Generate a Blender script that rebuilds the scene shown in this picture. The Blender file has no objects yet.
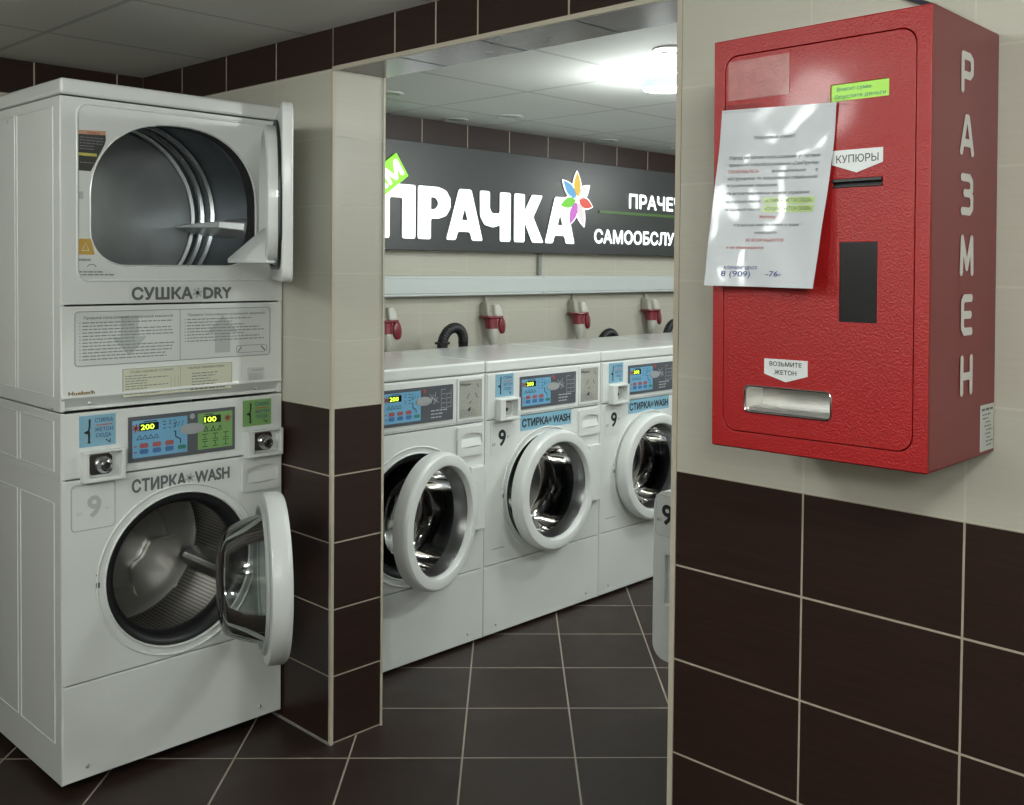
import bpy, bmesh, math, random
from mathutils import Vector, Matrix
from mathutils.geometry import tessellate_polygon, delaunay_2d_cdt
random.seed(7)
C = bpy.context.scene.collection
PI = math.pi

# ------------------------------------------------------------------ materials
def mat(name, col, rough=.5, metal=0., coat=0., noise=0., nscale=30., bump=0., bscale=200., emit=None, estr=0., spec=.5):
    m = bpy.data.materials.new(name); m.use_nodes = True
    nt = m.node_tree; b = nt.nodes['Principled BSDF']
    b.inputs['Base Color'].default_value = (*col, 1)
    b.inputs['Roughness'].default_value = rough
    b.inputs['Metallic'].default_value = metal
    b.inputs['Coat Weight'].default_value = coat
    b.inputs['Coat Roughness'].default_value = .08
    b.inputs['Specular IOR Level'].default_value = spec
    if emit:
        b.inputs['Emission Color'].default_value = (*emit, 1)
        b.inputs['Emission Strength'].default_value = estr
    tc = nt.nodes.new('ShaderNodeTexCoord')
    if noise:
        n = nt.nodes.new('ShaderNodeTexNoise'); n.inputs['Scale'].default_value = nscale
        n.inputs['Detail'].default_value = 3
        nt.links.new(tc.outputs['Object'], n.inputs['Vector'])
        r = nt.nodes.new('ShaderNodeMapRange')
        r.inputs['To Min'].default_value = 1 - noise; r.inputs['To Max'].default_value = 1 + noise
        nt.links.new(n.outputs['Fac'], r.inputs['Value'])
        v = nt.nodes.new('ShaderNodeVectorMath'); v.operation = 'SCALE'
        v.inputs[0].default_value = col
        nt.links.new(r.outputs['Result'], v.inputs['Scale'])
        nt.links.new(v.outputs['Vector'], b.inputs['Base Color'])
    if bump:
        n = nt.nodes.new('ShaderNodeTexNoise'); n.inputs['Scale'].default_value = bscale
        nt.links.new(tc.outputs['Object'], n.inputs['Vector'])
        bp = nt.nodes.new('ShaderNodeBump'); bp.inputs['Strength'].default_value = bump
        bp.inputs['Distance'].default_value = .002
        nt.links.new(n.outputs['Fac'], bp.inputs['Height'])
        nt.links.new(bp.outputs['Normal'], b.inputs['Normal'])
    return m

class G:                                   # tiny node-graph helper
    def __init__(s, m): s.nt = m.node_tree
    def math(s, op, a, b=None, c=None):
        n = s.nt.nodes.new('ShaderNodeMath'); n.operation = op
        for i, x in enumerate((a, b, c)):
            if x is None: continue
            if isinstance(x, (int, float)): n.inputs[i].default_value = x
            else: s.nt.links.new(x, n.inputs[i])
        return n.outputs[0]
    def mix(s, f, a, b):
        n = s.nt.nodes.new('ShaderNodeMix'); n.data_type = 'RGBA'
        for sock, x in ((n.inputs[0], f), (n.inputs[6], a), (n.inputs[7], b)):
            if isinstance(x, tuple): sock.default_value = (*x, 1)
            elif isinstance(x, (int, float)): sock.default_value = x
            else: s.nt.links.new(x, sock)
        return n.outputs[2]
    def grid(s, x, x0, step, g):           # 1 on a joint line
        t = s.math('DIVIDE', s.math('SUBTRACT', x, x0), step)
        d = s.math('ABSOLUTE', s.math('SUBTRACT', t, s.math('ROUND', t)))
        return s.math('LESS_THAN', s.math('MULTIPLY', d, step), g / 2)
    def cell(s, x, x0, step):
        return s.math('FLOOR', s.math('DIVIDE', s.math('SUBTRACT', x, x0), step))

CREAM = (.545, .525, .45); BROWN = (.027, .0135, .0105); GROUT = (.42, .36, .29)
def tile_wall(name, axis, u0, tw, top_u0=None, top_tw=None, joints=None, cream=CREAM):
    m = bpy.data.materials.new(name); m.use_nodes = True
    nt = m.node_tree; b = nt.nodes['Principled BSDF']; g = G(m)
    geo = nt.nodes.new('ShaderNodeNewGeometry'); sp = nt.nodes.new('ShaderNodeSeparateXYZ')
    nt.links.new(geo.outputs['Position'], sp.inputs[0])
    u = sp.outputs[0 if axis == 'x' else 1]; z = sp.outputs[2]
    low = g.math('LESS_THAN', z, ZB); high = g.math('GREATER_THAN', z, ZBAND)
    dark = g.math('MAXIMUM', low, high)
    ju = g.grid(u, u0, tw, .0042)
    jz = g.math('MULTIPLY', g.grid(z, ZB, .2065, .0042), g.math('SUBTRACT', 1, high))
    if joints is not None:
        jt = None
        for y in joints:
            k = g.math('LESS_THAN', g.math('ABSOLUTE', g.math('SUBTRACT', u, y)), .0028)
            jt = k if jt is None else g.math('MAXIMUM', jt, k)
    else:
        jt = g.grid(u, top_u0 if top_u0 is not None else u0, top_tw or tw, .0055)
    juu = g.math('ADD', g.math('MULTIPLY', ju, g.math('SUBTRACT', 1, high)), g.math('MULTIPLY', jt, high))
    jb = g.math('LESS_THAN', g.math('ABSOLUTE', g.math('SUBTRACT', z, ZBAND)), .003)
    joint = g.math('MAXIMUM', g.math('MAXIMUM', juu, jz), jb)
    # streaky textile print along the tile
    mp = nt.nodes.new('ShaderNodeMapping'); nt.links.new(geo.outputs['Position'], mp.inputs[0])
    mp.inputs['Scale'].default_value = (5, 5, 130)
    n = nt.nodes.new('ShaderNodeTexNoise'); n.inputs['Scale'].default_value = 1.; n.inputs['Detail'].default_value = 4
    nt.links.new(mp.outputs[0], n.inputs['Vector'])
    wn = nt.nodes.new('ShaderNodeTexWhiteNoise'); cb = nt.nodes.new('ShaderNodeCombineXYZ')
    nt.links.new(g.cell(u, u0, tw), cb.inputs[0]); nt.links.new(g.cell(z, ZB, .2065), cb.inputs[1])
    nt.links.new(cb.outputs[0], wn.inputs[0])
    var = g.math('ADD', g.math('MULTIPLY', n.outputs['Fac'], .22), g.math('MULTIPLY', wn.outputs['Value'], .05))
    cr = g.mix(var, tuple(c * .88 for c in cream), tuple(min(1, c * 1.35) for c in cream))
    br = g.mix(g.math('MULTIPLY', n.outputs['Fac'], 1.), tuple(c * .55 for c in BROWN), tuple(c * 1.5 for c in BROWN))
    base = g.mix(dark, cr, br)
    gro = g.mix(dark, tuple(c * 1.06 for c in cream), GROUT)
    nt.links.new(g.mix(joint, base, gro), b.inputs['Base Color'])
    b.inputs['Specular IOR Level'].default_value = .35
    rg = g.math('ADD', g.math('ADD', .30, g.math('MULTIPLY', dark, .08)), g.math('MULTIPLY', joint, .4))
    nt.links.new(rg, b.inputs['Roughness'])
    bp = nt.nodes.new('ShaderNodeBump'); bp.inputs['Strength'].default_value = .5; bp.inputs['Distance'].default_value = .002
    h = g.math('SUBTRACT', g.math('MULTIPLY', n.outputs['Fac'], .12), joint)
    nt.links.new(h, bp.inputs['Height']); nt.links.new(bp.outputs[0], b.inputs['Normal'])
    return m

def ceiling_mat(name, x0, y0, sx, sy, col):
    m = bpy.data.materials.new(name); m.use_nodes = True
    nt = m.node_tree; b = nt.nodes['Principled BSDF']; g = G(m)
    geo = nt.nodes.new('ShaderNodeNewGeometry'); sp = nt.nodes.new('ShaderNodeSeparateXYZ')
    nt.links.new(geo.outputs['Position'], sp.inputs[0])
    j = g.math('MAXIMUM', g.grid(sp.outputs[0], x0, sx, .018), g.grid(sp.outputs[1], y0, sy, .018))
    n = nt.nodes.new('ShaderNodeTexNoise'); n.inputs['Scale'].default_value = 160; n.inputs['Detail'].default_value = 4
    nt.links.new(geo.outputs['Position'], n.inputs['Vector'])
    c = g.mix(n.outputs['Fac'], tuple(x * .9 for x in col), tuple(x * 1.08 for x in col))
    nt.links.new(g.mix(j, c, tuple(x * .72 for x in col)), b.inputs['Base Color'])
    b.inputs['Roughness'].default_value = .85
    bp = nt.nodes.new('ShaderNodeBump'); bp.inputs['Strength'].default_value = .5; bp.inputs['Distance'].default_value = .004
    nt.links.new(g.math('SUBTRACT', g.math('MULTIPLY', n.outputs['Fac'], .4), g.math('MULTIPLY', j, 1.)), bp.inputs['Height'])
    nt.links.new(bp.outputs[0], b.inputs['Normal'])
    return m

def floor_mat():
    m = bpy.data.materials.new('floor_tile'); m.use_nodes = True
    nt = m.node_tree; b = nt.nodes['Principled BSDF']; g = G(m)
    geo = nt.nodes.new('ShaderNodeNewGeometry'); sp = nt.nodes.new('ShaderNodeSeparateXYZ')
    nt.links.new(geo.outputs['Position'], sp.inputs[0])
    r = 1 / math.sqrt(2)
    u = g.math('MULTIPLY', g.math('ADD', sp.outputs[0], sp.outputs[1]), r)
    v = g.math('MULTIPLY', g.math('SUBTRACT', sp.outputs[0], sp.outputs[1]), r)
    j = g.math('MAXIMUM', g.grid(u, .276, .3415, .0055), g.grid(v, -.130, .3395, .0055))
    n = nt.nodes.new('ShaderNodeTexNoise'); n.inputs['Scale'].default_value = 9; n.inputs['Detail'].default_value = 5
    nt.links.new(geo.outputs['Position'], n.inputs['Vector'])
    wn = nt.nodes.new('ShaderNodeTexWhiteNoise'); cb = nt.nodes.new('ShaderNodeCombineXYZ')
    nt.links.new(g.cell(u, .276, .3415), cb.inputs[0]); nt.links.new(g.cell(v, -.13, .3395), cb.inputs[1])
    nt.links.new(cb.outputs[0], wn.inputs[0])
    f = g.math('ADD', g.math('MULTIPLY', n.outputs['Fac'], .8), g.math('MULTIPLY', wn.outputs['Value'], .2))
    c = g.mix(f, (.014, .0075, .006), (.031, .0175, .0135))
    nt.links.new(g.mix(j, c, (.30, .26, .21)), b.inputs['Base Color'])
    nt.links.new(g.math('ADD', .36, g.math('MULTIPLY', n.outputs['Fac'], .18)), b.inputs['Roughness']); b.inputs['Specular IOR Level'].default_value = .4
    bp = nt.nodes.new('ShaderNodeBump'); bp.inputs['Strength'].default_value = .4; bp.inputs['Distance'].default_value = .002
    nt.links.new(g.math('SUBTRACT', g.math('MULTIPLY', n.outputs['Fac'], .3), j), bp.inputs['Height'])
    nt.links.new(bp.outputs[0], b.inputs['Normal'])
    return m

def perforated(name, cu, cv):              # steel drum with small holes (object coordinates of the machine)
    m = mat(name, (.30, .29, .275), .32, 1.)
    nt = m.node_tree; b = nt.nodes['Principled BSDF']; g = G(m)
    tc = nt.nodes.new('ShaderNodeTexCoord'); sp = nt.nodes.new('ShaderNodeSeparateXYZ')
    nt.links.new(tc.outputs['Object'], sp.inputs[0])
    a = g.math('ARCTAN2', g.math('SUBTRACT', sp.outputs[2], cv), g.math('SUBTRACT', sp.outputs[0], cu))
    p = g.math('MULTIPLY', a, 22.); q = g.math('DIVIDE', sp.outputs[1], .0115)
    fx = g.math('SUBTRACT', g.math('FRACT', p), .5); fy = g.math('SUBTRACT', g.math('FRACT', q), .5)
    d = g.math('SQRT', g.math('ADD', g.math('MULTIPLY', fx, fx), g.math('MULTIPLY', fy, fy)))
    hole = g.math('LESS_THAN', d, .27)
    nt.links.new(g.mix(hole, (.30, .29, .275), (.015, .015, .015)), b.inputs['Base Color'])
    return m

def glass(name, tint=(.82, .85, .84), gloss=1.6):
    m = bpy.data.materials.new(name); m.use_nodes = True
    nt = m.node_tree; nt.nodes.clear()
    o = nt.nodes.new('ShaderNodeOutputMaterial'); mx = nt.nodes.new('ShaderNodeMixShader')
    t = nt.nodes.new('ShaderNodeBsdfTransparent'); t.inputs[0].default_value = (*tint, 1)
    gl = nt.nodes.new('ShaderNodeBsdfGlossy'); gl.inputs['Roughness'].default_value = .03
    fr = nt.nodes.new('ShaderNodeFresnel'); fr.inputs[0].default_value = gloss
    nt.links.new(fr.outputs[0], mx.inputs[0]); nt.links.new(t.outputs[0], mx.inputs[1]); nt.links.new(gl.outputs[0], mx.inputs[2])
    nt.links.new(mx.outputs[0], o.inputs[0])
    return m

ZB, ZBAND, ZC = 1.0365, 2.0635, 2.187
WX, WT = 1.804, .195
Y_PIL, Y_RW, Y_BACK = 2.565, 1.296, 3.8158

M = {}
M['white'] = mat('white_enamel', (.69, .71, .69), .24, 0, .3, .02, 4)
M['white2'] = mat('white_plastic', (.70, .72, .705), .32, 0, .1)
M['white_dim'] = mat('white_moulding_line', (.50, .53, .52), .35)
M['grey_line'] = mat('grey_print', (.22, .23, .23), .5)
M['grey_text'] = mat('grey_lettering', (.115, .125, .125), .5)
M['faint'] = mat('faint_print', (.43, .45, .45), .5)
M['pale'] = mat('pale_sticker', (.63, .65, .635), .35)
M['sheet'] = mat('instruction_film', (.61, .63, .62), .3)
M['cream_sheet'] = mat('cream_sticker', (.61, .62, .48), .4)
M['black'] = mat('black_rubber', (.012, .012, .013), .38)
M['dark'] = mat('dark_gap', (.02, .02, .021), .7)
M['panel'] = mat('panel_grey', (.095, .10, .115), .3, 0, .2)
M['blue'] = mat('sticker_blue', (.22, .42, .54), .35)
M['blue2'] = mat('panel_blue', (.17, .40, .60), .3, 0, .2)
M['green'] = mat('sticker_green', (.20, .38, .13), .35)
M['ink'] = mat('black_ink', (.012, .013, .016), .5)
M['ink_blue'] = mat('blue_ink', (.03, .06, .22), .5)
M['ink_red'] = mat('red_ink', (.45, .08, .07), .5)
M['redkey'] = mat('red_key', (.36, .10, .10), .4)
M['bluekey'] = mat('blue_key', (.06, .16, .36), .4)
M['greenkey'] = mat('green_key', (.04, .22, .16), .4)
M['paneltxt'] = mat('panel_white_print', (.50, .52, .54), .4)
M['lcd'] = mat('display_black', (.01, .012, .01), .2)
M['digit'] = mat('display_digit', (.6, .8, .1), .4, emit=(.62, 1., .05), estr=1.3)
M['chrome'] = mat('chrome', (.62, .63, .64), .14, 1.)
M['steel'] = mat('brushed_steel', (.66, .65, .63), .36, 1., 0, .12, 20)
M['galv'] = mat('galvanised_steel', (.40, .43, .45), .27, 1., 0, .18, 9)
M['backplate'] = mat('drum_back_steel', (.68, .71, .72), .34, .6, 0, .15, 9)
M['baffle'] = mat('baffle_steel', (.55, .57, .57), .4, .4)
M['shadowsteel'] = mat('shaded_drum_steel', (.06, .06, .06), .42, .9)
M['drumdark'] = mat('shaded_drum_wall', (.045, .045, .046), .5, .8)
M['rim'] = mat('door_rim_steel', (.26, .26, .26), .3, 1.)
M['darksteel'] = mat('dark_drum_steel', (.105, .12, .135), .34, .85, 0, .1, 12)
M['speckle'] = mat('speckled_plate', (.36, .36, .32), .45, 0, 0, .55, 240)
M['orange'] = mat('orange_sticker', (.55, .34, .07), .4)
M['peach'] = mat('peach_sticker', (.55, .33, .22), .4)
M['warn'] = mat('dark_sticker', (.055, .055, .055), .35)
M['yellow'] = mat('yellow_print', (.55, .5, .12), .4)
M['gold'] = mat('gold_print', (.25, .16, .04), .4)
M['oval'] = mat('oval_badge', (.42, .44, .45), .3, .3)
M['glass'] = glass('door_glass', (.80, .83, .82))
M['glassdark'] = glass('door_bowl_glass', (.50, .52, .52), 1.6)
M['drum'] = perforated('perforated_steel', .352, .554)

# ------------------------------------------------------------------ mesh builder
FRONT = lambda u, v, w: (u, -w, v)         # a face looking to -Y; w grows towards the viewer
_tcache = {}
def _wind(p, loops):
    w = 0
    for l in loops:
        for i in range(len(l)):
            (x0, y0), (x1, y1) = l[i - 1], l[i]
            if (y0 <= p[1]) != (y1 <= p[1]):
                c = (x1 - x0) * (p[1] - y0) - (p[0] - x0) * (y1 - y0)
                if y1 > y0 and c > 0: w += 1
                elif y1 < y0 and c < 0: w -= 1
    return w
def _fill(loops):
    """triangles of the area with non-zero winding"""
    V, E = [], []
    for l in loops:
        o = len(V); V += [Vector(p) for p in l]; E += [(o + k, o + (k + 1) % len(l)) for k in range(len(l))]
    r = delaunay_2d_cdt(V, E, [], 0, 1e-6)
    vs = [tuple(v) for v in r[0]]; fs = []
    for t in r[2]:
        c = (sum(vs[k][0] for k in t) / 3, sum(vs[k][1] for k in t) / 3)
        if _wind(c, loops): fs.append(tuple(t))
    return vs, fs
def text_geo(s):
    """flat triangles of a line of text"""
    if s not in _tcache:
        cu = bpy.data.curves.new('lettering', 'FONT'); cu.body = s; cu.size = 1; cu.resolution_u = 3
        cu.fill_mode = 'NONE'
        o = bpy.data.objects.new('lettering', cu); C.objects.link(o)
        dg = bpy.context.evaluated_depsgraph_get()
        me = bpy.data.meshes.new_from_object(o.evaluated_get(dg))
        P = [(v.co.x, v.co.y) for v in me.vertices]; nx = {}
        for e in me.edges: nx.setdefault(e.vertices[0], []).append(e.vertices[1]); nx.setdefault(e.vertices[1], []).append(e.vertices[0])
        bpy.data.objects.remove(o); bpy.data.curves.remove(cu); bpy.data.meshes.remove(me)
        loops = []; seen = set()
        for st in range(len(P)):
            if st in seen or st not in nx: continue
            l = []; cur, prev = st, -1
            while cur not in seen:
                seen.add(cur); l.append(P[cur])
                q = [k for k in nx[cur] if k != prev and k not in seen]
                # contours run in vertex order
                prev = cur
                if not q: break
                cur = cur + 1 if cur + 1 in q else q[0]
            if len(l) > 2: loops.append(l)
        vs, fs = [], []
        if loops:
            loops.sort(key=lambda l: min(p[0] for p in l)); cl = []
            for l in loops:                # contours of one character share their x range
                a, b = min(p[0] for p in l), max(p[0] for p in l)
                if cl and a < cl[-1][1]: cl[-1][0].append(l); cl[-1][1] = max(cl[-1][1], b)
                else: cl.append([[l], b])
            for ls, _ in cl:
                v2, f2 = _fill(ls); off = len(vs); vs += v2; fs += [tuple(off + k for k in t) for t in f2]
            bb = (min(v[0] for v in vs), max(v[0] for v in vs), min(v[1] for v in vs), max(v[1] for v in vs))
        else: bb = (0, 1, 0, 1)
        _tcache[s] = (vs, fs, bb)
    return _tcache[s]

def rrect(x0, x1, y0, y1, r, n=5):
    p = []
    for cx, cy, a in ((x1 - r, y1 - r, 0), (x0 + r, y1 - r, 90), (x0 + r, y0 + r, 180), (x1 - r, y0 + r, 270)):
        for i in range(n + 1):
            t = math.radians(a + 90 * i / n); p.append((cx + r * math.cos(t), cy + r * math.sin(t)))
    return p
def circ(cx, cy, r, n=64, ry=None):
    ry = ry or r
    return [(cx + r * math.cos(2 * PI * i / n), cy + ry * math.sin(2 * PI * i / n)) for i in range(n)]
def rect(x0, x1, y0, y1): return [(x0, y0), (x1, y0), (x1, y1), (x0, y1)]
def roundpoly(pts, r, n=3):
    out = []; N = len(pts)
    for i in range(N):
        p0, p, p1 = Vector(pts[i - 1]), Vector(pts[i]), Vector(pts[(i + 1) % N])
        a = (p0 - p); b = (p1 - p); k = min(r, a.length * .45, b.length * .45)
        A = p + a.normalized() * k; B = p + b.normalized() * k
        for j in range(n + 1):
            t = j / n; out.append(tuple((1 - t) ** 2 * A + 2 * t * (1 - t) * p + t * t * B))
    return out

class MB:
    def __init__(s, T=FRONT):
        s.T = T; s.v = []; s.f = []; s.fm = []; s.sm = []; s.mats = []
    def mi(s, m):
        if m not in s.mats: s.mats.append(m)
        return s.mats.index(m)
    def raw(s, vs, fs, m, smooth=True):
        o = len(s.v); s.v += [tuple(x) for x in vs]; i = s.mi(m)
        for f in fs: s.f.append(tuple(o + k for k in f)); s.fm.append(i); s.sm.append(smooth)
        return s
    def box(s, x0, x1, y0, y1, z0, z1, m):
        vs = [(x, y, z) for x in (x0, x1) for y in (y0, y1) for z in (z0, z1)]
        return s.raw(vs, [(0, 1, 3, 2), (4, 6, 7, 5), (0, 4, 5, 1), (2, 3, 7, 6), (0, 2, 6, 4), (1, 5, 7, 3)], m)
    def prism(s, poly, w0, w1, m, holes=(), T=None, m_side=None):
        T = T or s.T
        loops = [poly] + list(holes); allp = [p for l in loops for p in l]; n = len(allp)
        if holes:
            tris = tessellate_polygon([[Vector((p[0], p[1], 0)) for p in l] for l in loops])
            tris = [tuple(t) for t in tris]
        else: tris = [tuple(range(n))]
        vs = [T(p[0], p[1], w1) for p in allp] + [T(p[0], p[1], w0) for p in allp]
        s.raw(vs, tris, m)
        s.raw(vs, [tuple(n + k for k in reversed(t)) for t in tris], m)
        o = 0; fs = []
        for l in loops:
            k = len(l)
            for i in range(k):
                a, b = o + i, o + (i + 1) % k
                fs.append((a, b, n + b, n + a))
            o += k
        return s.raw(vs, fs, m_side or m)
    def flat(s, poly, w, m, T=None):
        T = T or s.T
        return s.raw([T(p[0], p[1], w) for p in poly], [tuple(range(len(poly)))], m)
    def bar(s, x0, x1, y0, y1, w, m, T=None): return s.flat(rect(x0, x1, y0, y1), w, m, T)
    def line(s, a, b, t, w, m, T=None):
        a, b = Vector(a), Vector(b); d = (b - a).normalized(); nn = Vector((-d.y, d.x)) * t / 2
        return s.flat([tuple(a - nn), tuple(b - nn), tuple(b + nn), tuple(a + nn)], w, m, T)
    def lathe(s, prof, c, m, n=56, T=None, close=False, a0=0, a1=2 * PI):
        T = T or s.T; k = len(prof); vs = []
        full = abs(a1 - a0 - 2 * PI) < 1e-6; N = n if full else n + 1
        for i in range(N):
            a = a0 + (a1 - a0) * i / n
            for r, w in prof: vs.append(T(c[0] + r * math.cos(a), c[1] + r * math.sin(a), w))
        fs = []
        for i in range(n):
            j = (i + 1) % N
            for q in range(k if close else k - 1):
                q2 = (q + 1) % k; fs.append((i * k + q, j * k + q, j * k + q2, i * k + q2))
        return s.raw(vs, fs, m)
    def tube(s, pts, r, m, n=10, closed=False, cap=True):
        P = [Vector(p) for p in pts]; N = len(P); vs = []; up = None
        for i in range(N):
            if closed: t = (P[(i + 1) % N] - P[i - 1]).normalized()
            else: t = (P[min(i + 1, N - 1)] - P[max(i - 1, 0)]).normalized()
            if up is None: up = t.orthogonal().normalized()
            up = (up - t * up.dot(t)).normalized(); sd = t.cross(up)
            rr = r[i] if isinstance(r, (list, tuple)) else r
            for k in range(n):
                a = 2 * PI * k / n; vs.append(P[i] + (up * math.cos(a) + sd * math.sin(a)) * rr)
        fs = []
        for i in range(N if closed else N - 1):
            j = (i + 1) % N
            for k in range(n): fs.append((i * n + k, i * n + (k + 1) % n, j * n + (k + 1) % n, j * n + k))
        if cap and not closed: fs += [tuple(range(n))[::-1], tuple((N - 1) * n + k for k in range(n))]
        return s.raw(vs, fs, m)
    def text(s, t, x, y, h, w, m, width=None, bold=0., align='L', T=None, rot=0., fn=None):
        vs, fs, (x0, x1, y0, y1) = text_geo(t)
        if not fs: return s
        cap = text_geo('Н')[2]; sy = h / (cap[3] - cap[2]); sx = sy if width is None else width / (x1 - x0)
        L = (x1 - x0) * sx; off = {'L': 0, 'C': -L / 2, 'R': -L}[align]
        T = T or s.T; c, sn = math.cos(rot), math.sin(rot)
        ob = bold * 1.15 * min(sx, sy)          # heavier strokes: the outline set side by side
        for k, (ox, oy) in enumerate(((0, 0),) if not bold else ((-ob, 0), (ob, 0), (0, -ob), (0, ob), (-ob * .7, ob * .7), (ob * .7, -ob * .7))):
            out = []
            for a, b in vs:
                p, q = (a - x0) * sx + off + ox, (b - cap[2]) * sy + oy
                out.append(T(x + p * c - q * sn, y + p * sn + q * c, w + k * .00002))
            s.raw(out, fs, m, False)
        return s
    def words(s, x0, x1, y, h, w, m, T=None, fill=1.):
        x = x0; end = x0 + (x1 - x0) * fill
        while x < end - h:
            l = min(h * random.uniform(2, 6), end - x)
            s.bar(x, x + l, y, y + h, w, m, T); x += l + h * .8
        return s
    def build(s, name, parent=None, origin=(0, 0, 0), bevel=0., seg=2, sharp=32):
        me = bpy.data.meshes.new(name)
        o = Vector(origin)
        me.from_pydata([tuple(Vector(v) - o) for v in s.v], [], s.f)
        for m in s.mats: me.materials.append(m)
        me.polygons.foreach_set('material_index', s.fm)
        me.polygons.foreach_set('use_smooth', s.sm)
        bm = bmesh.new(); bm.from_mesh(me)
        bmesh.ops.remove_doubles(bm, verts=bm.verts, dist=1e-6)
        bmesh.ops.recalc_face_normals(bm, faces=bm.faces)
        bm.to_mesh(me); bm.free()
        me.set_sharp_from_angle(angle=math.radians(sharp))
        ob = bpy.data.objects.new(name, me); C.objects.link(ob); ob.location = o
        if parent is not None: ob.parent = parent
        if bevel:
            b = ob.modifiers.new('bevel', 'BEVEL'); b.width = bevel; b.segments = seg
            b.limit_method = 'ANGLE'; b.angle_limit = math.radians(40); b.harden_normals = True
        return ob

def thing(name, loc, label, cat, group=None, rz=0.):
    o = bpy.data.objects.new(name, None); C.objects.link(o); o.location = loc; o.rotation_euler.z = rz
    o.empty_display_size = .1
    return tag(o, label, cat, group)
def tag(o, label, cat, group=None):
    o['label'] = label; o['category'] = cat
    if group: o['group'] = group
    return o
def struct(o): o['kind'] = 'structure'; return o
def copy_tree(o, parent=None):
    c = o.copy(); C.objects.link(c)
    if parent is not None: c.parent = parent
    for ch in list(o.children): copy_tree(ch, c)
    return c

# ------------------------------------------------------------------ room shell
XL, YF, XR = -1.9, -1.9, 7.0               # extents of both rooms
wall_w = tile_wall('tiles_partition', 'y', Y_RW, .3128)
wall_h = tile_wall('tiles_header', 'y', Y_RW, .3128, joints=(1.615, 1.93, 2.095, 2.270))
wall_l = tile_wall('tiles_pillar', 'y', Y_PIL, .3128)
wall_b = tile_wall('tiles_back', 'x', 3.203, .3)
wall_s = tile_wall('tiles_side', 'y', 0, .3128)
wall_j = tile_wall('tiles_front', 'x', 0, .3128)
jamb_m = tile_wall('tiles_jamb', 'x', WX - .0, .60)
bead = mat('corner_bead', (.50, .45, .36), .4)

def room_box(name, x0, x1, y0, y1, z0, z1, m, m2=None, m2_axis=0):
    b = MB().box(x0, x1, y0, y1, z0, z1, m); o = b.build(name)
    if m2:
        o.data.materials.append(m2)
        for p in o.data.polygons:
            if abs(p.normal[m2_axis]) > .9: p.material_index = 1
    return struct(o)
room_box('floor', XL - .1, XR + .1, YF - .1, Y_BACK + .1, -.1, 0, floor_mat())
ceil_f = ceiling_mat('ceiling_tiles_front', 1.245, 2.70, .59, .59, (.74, .74, .70))
ceil_b = ceiling_mat('ceiling_tiles_back', 2.99, 2.32, .60, .58, (.62, .64, .62))
room_box('ceiling', XL - .1, WX + WT / 2, YF - .1, Y_BACK + .1, ZC, ZC + .1, ceil_f)
room_box('ceiling', WX + WT / 2, XR + .1, YF - .1, Y_BACK + .1, ZC, ZC + .1, ceil_b)
room_box('wall_back', XL - .1, XR + .1, Y_BACK, Y_BACK + .1, 0, ZC, wall_b)
room_box('wall_left', XL - .1, XL, YF, Y_BACK, 0, ZC, wall_s)
room_box('wall_front', XL - .1, XR + .1, YF - .1, YF, 0, ZC, wall_j)
room_box('wall_far', XR, XR + .1, YF, Y_BACK, 0, ZC, wall_s)
room_box('wall_pillar', WX, WX + WT, Y_PIL, Y_BACK, 0, ZC, wall_l, jamb_m, 1)
room_box('wall_right', WX, WX + WT, YF, Y_RW, 0, ZC, wall_w, jamb_m, 1)
# soffit of the lintel: glossy grey-brown tiles
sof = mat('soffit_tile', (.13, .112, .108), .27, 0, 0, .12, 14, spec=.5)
hd = MB().box(WX, WX + WT, Y_RW, Y_PIL, ZBAND + .003, ZC, wall_h)
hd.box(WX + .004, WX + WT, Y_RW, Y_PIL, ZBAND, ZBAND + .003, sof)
for y in (1.615, 1.943, 2.272): hd.box(WX + .004, WX + WT, y - .002, y + .002, ZBAND - .0006, ZBAND, M['dark'])
struct(hd.build('wall_lintel'))
struct(MB().box(WX - .003, WX + .008, Y_PIL - .003, Y_PIL + .008, 0, ZBAND, bead).build('trim_1'))
struct(MB().box(WX - .003, WX + .010, Y_RW - .010, Y_RW + .003, 0, ZBAND, bead).build('trim_2'))
struct(MB().box(WX - .003, WX + .008, Y_RW, Y_PIL, ZBAND - .004, ZBAND + .008, bead).build('trim_3'))
struct(MB().box(WX + WT - .006, WX + WT + .002, Y_PIL - .003, Y_PIL + .006, 0, ZBAND, bead).build('trim_4'))
struct(MB().box(WX - .005, WX, Y_PIL, Y_BACK, 0, .005, mat('floor_seal', (.25, .25, .24), .5)).build('trim_5'))

# ------------------------------------------------------------------ washing machine pieces
W, D = .7003, .585
HU, HV, HR = .352, .554, .228              # port hole

def star(mb, x, y, r, w, m, n=6):
    for i in range(n):
        a = 2 * PI * i / n + .3
        mb.line((x, y), (x + r * math.cos(a), y + r * math.sin(a)), r * .42, w, m)

def figure(mb, x, y, h, w, m):             # the little hand-and-coin pictogram
    P = [(.45, 1), (.6, 1), (.58, .7), (.52, .55), (.56, .42), (.54, .12), (.62, .04), (.35, .04), (.4, .12), (.4, .4), (.15, .45), (.12, .5), (.38, .56), (.45, .7)]
    mb.flat([(x + a * h * .55, y + b * h) for a, b in P], w, m)

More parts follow.
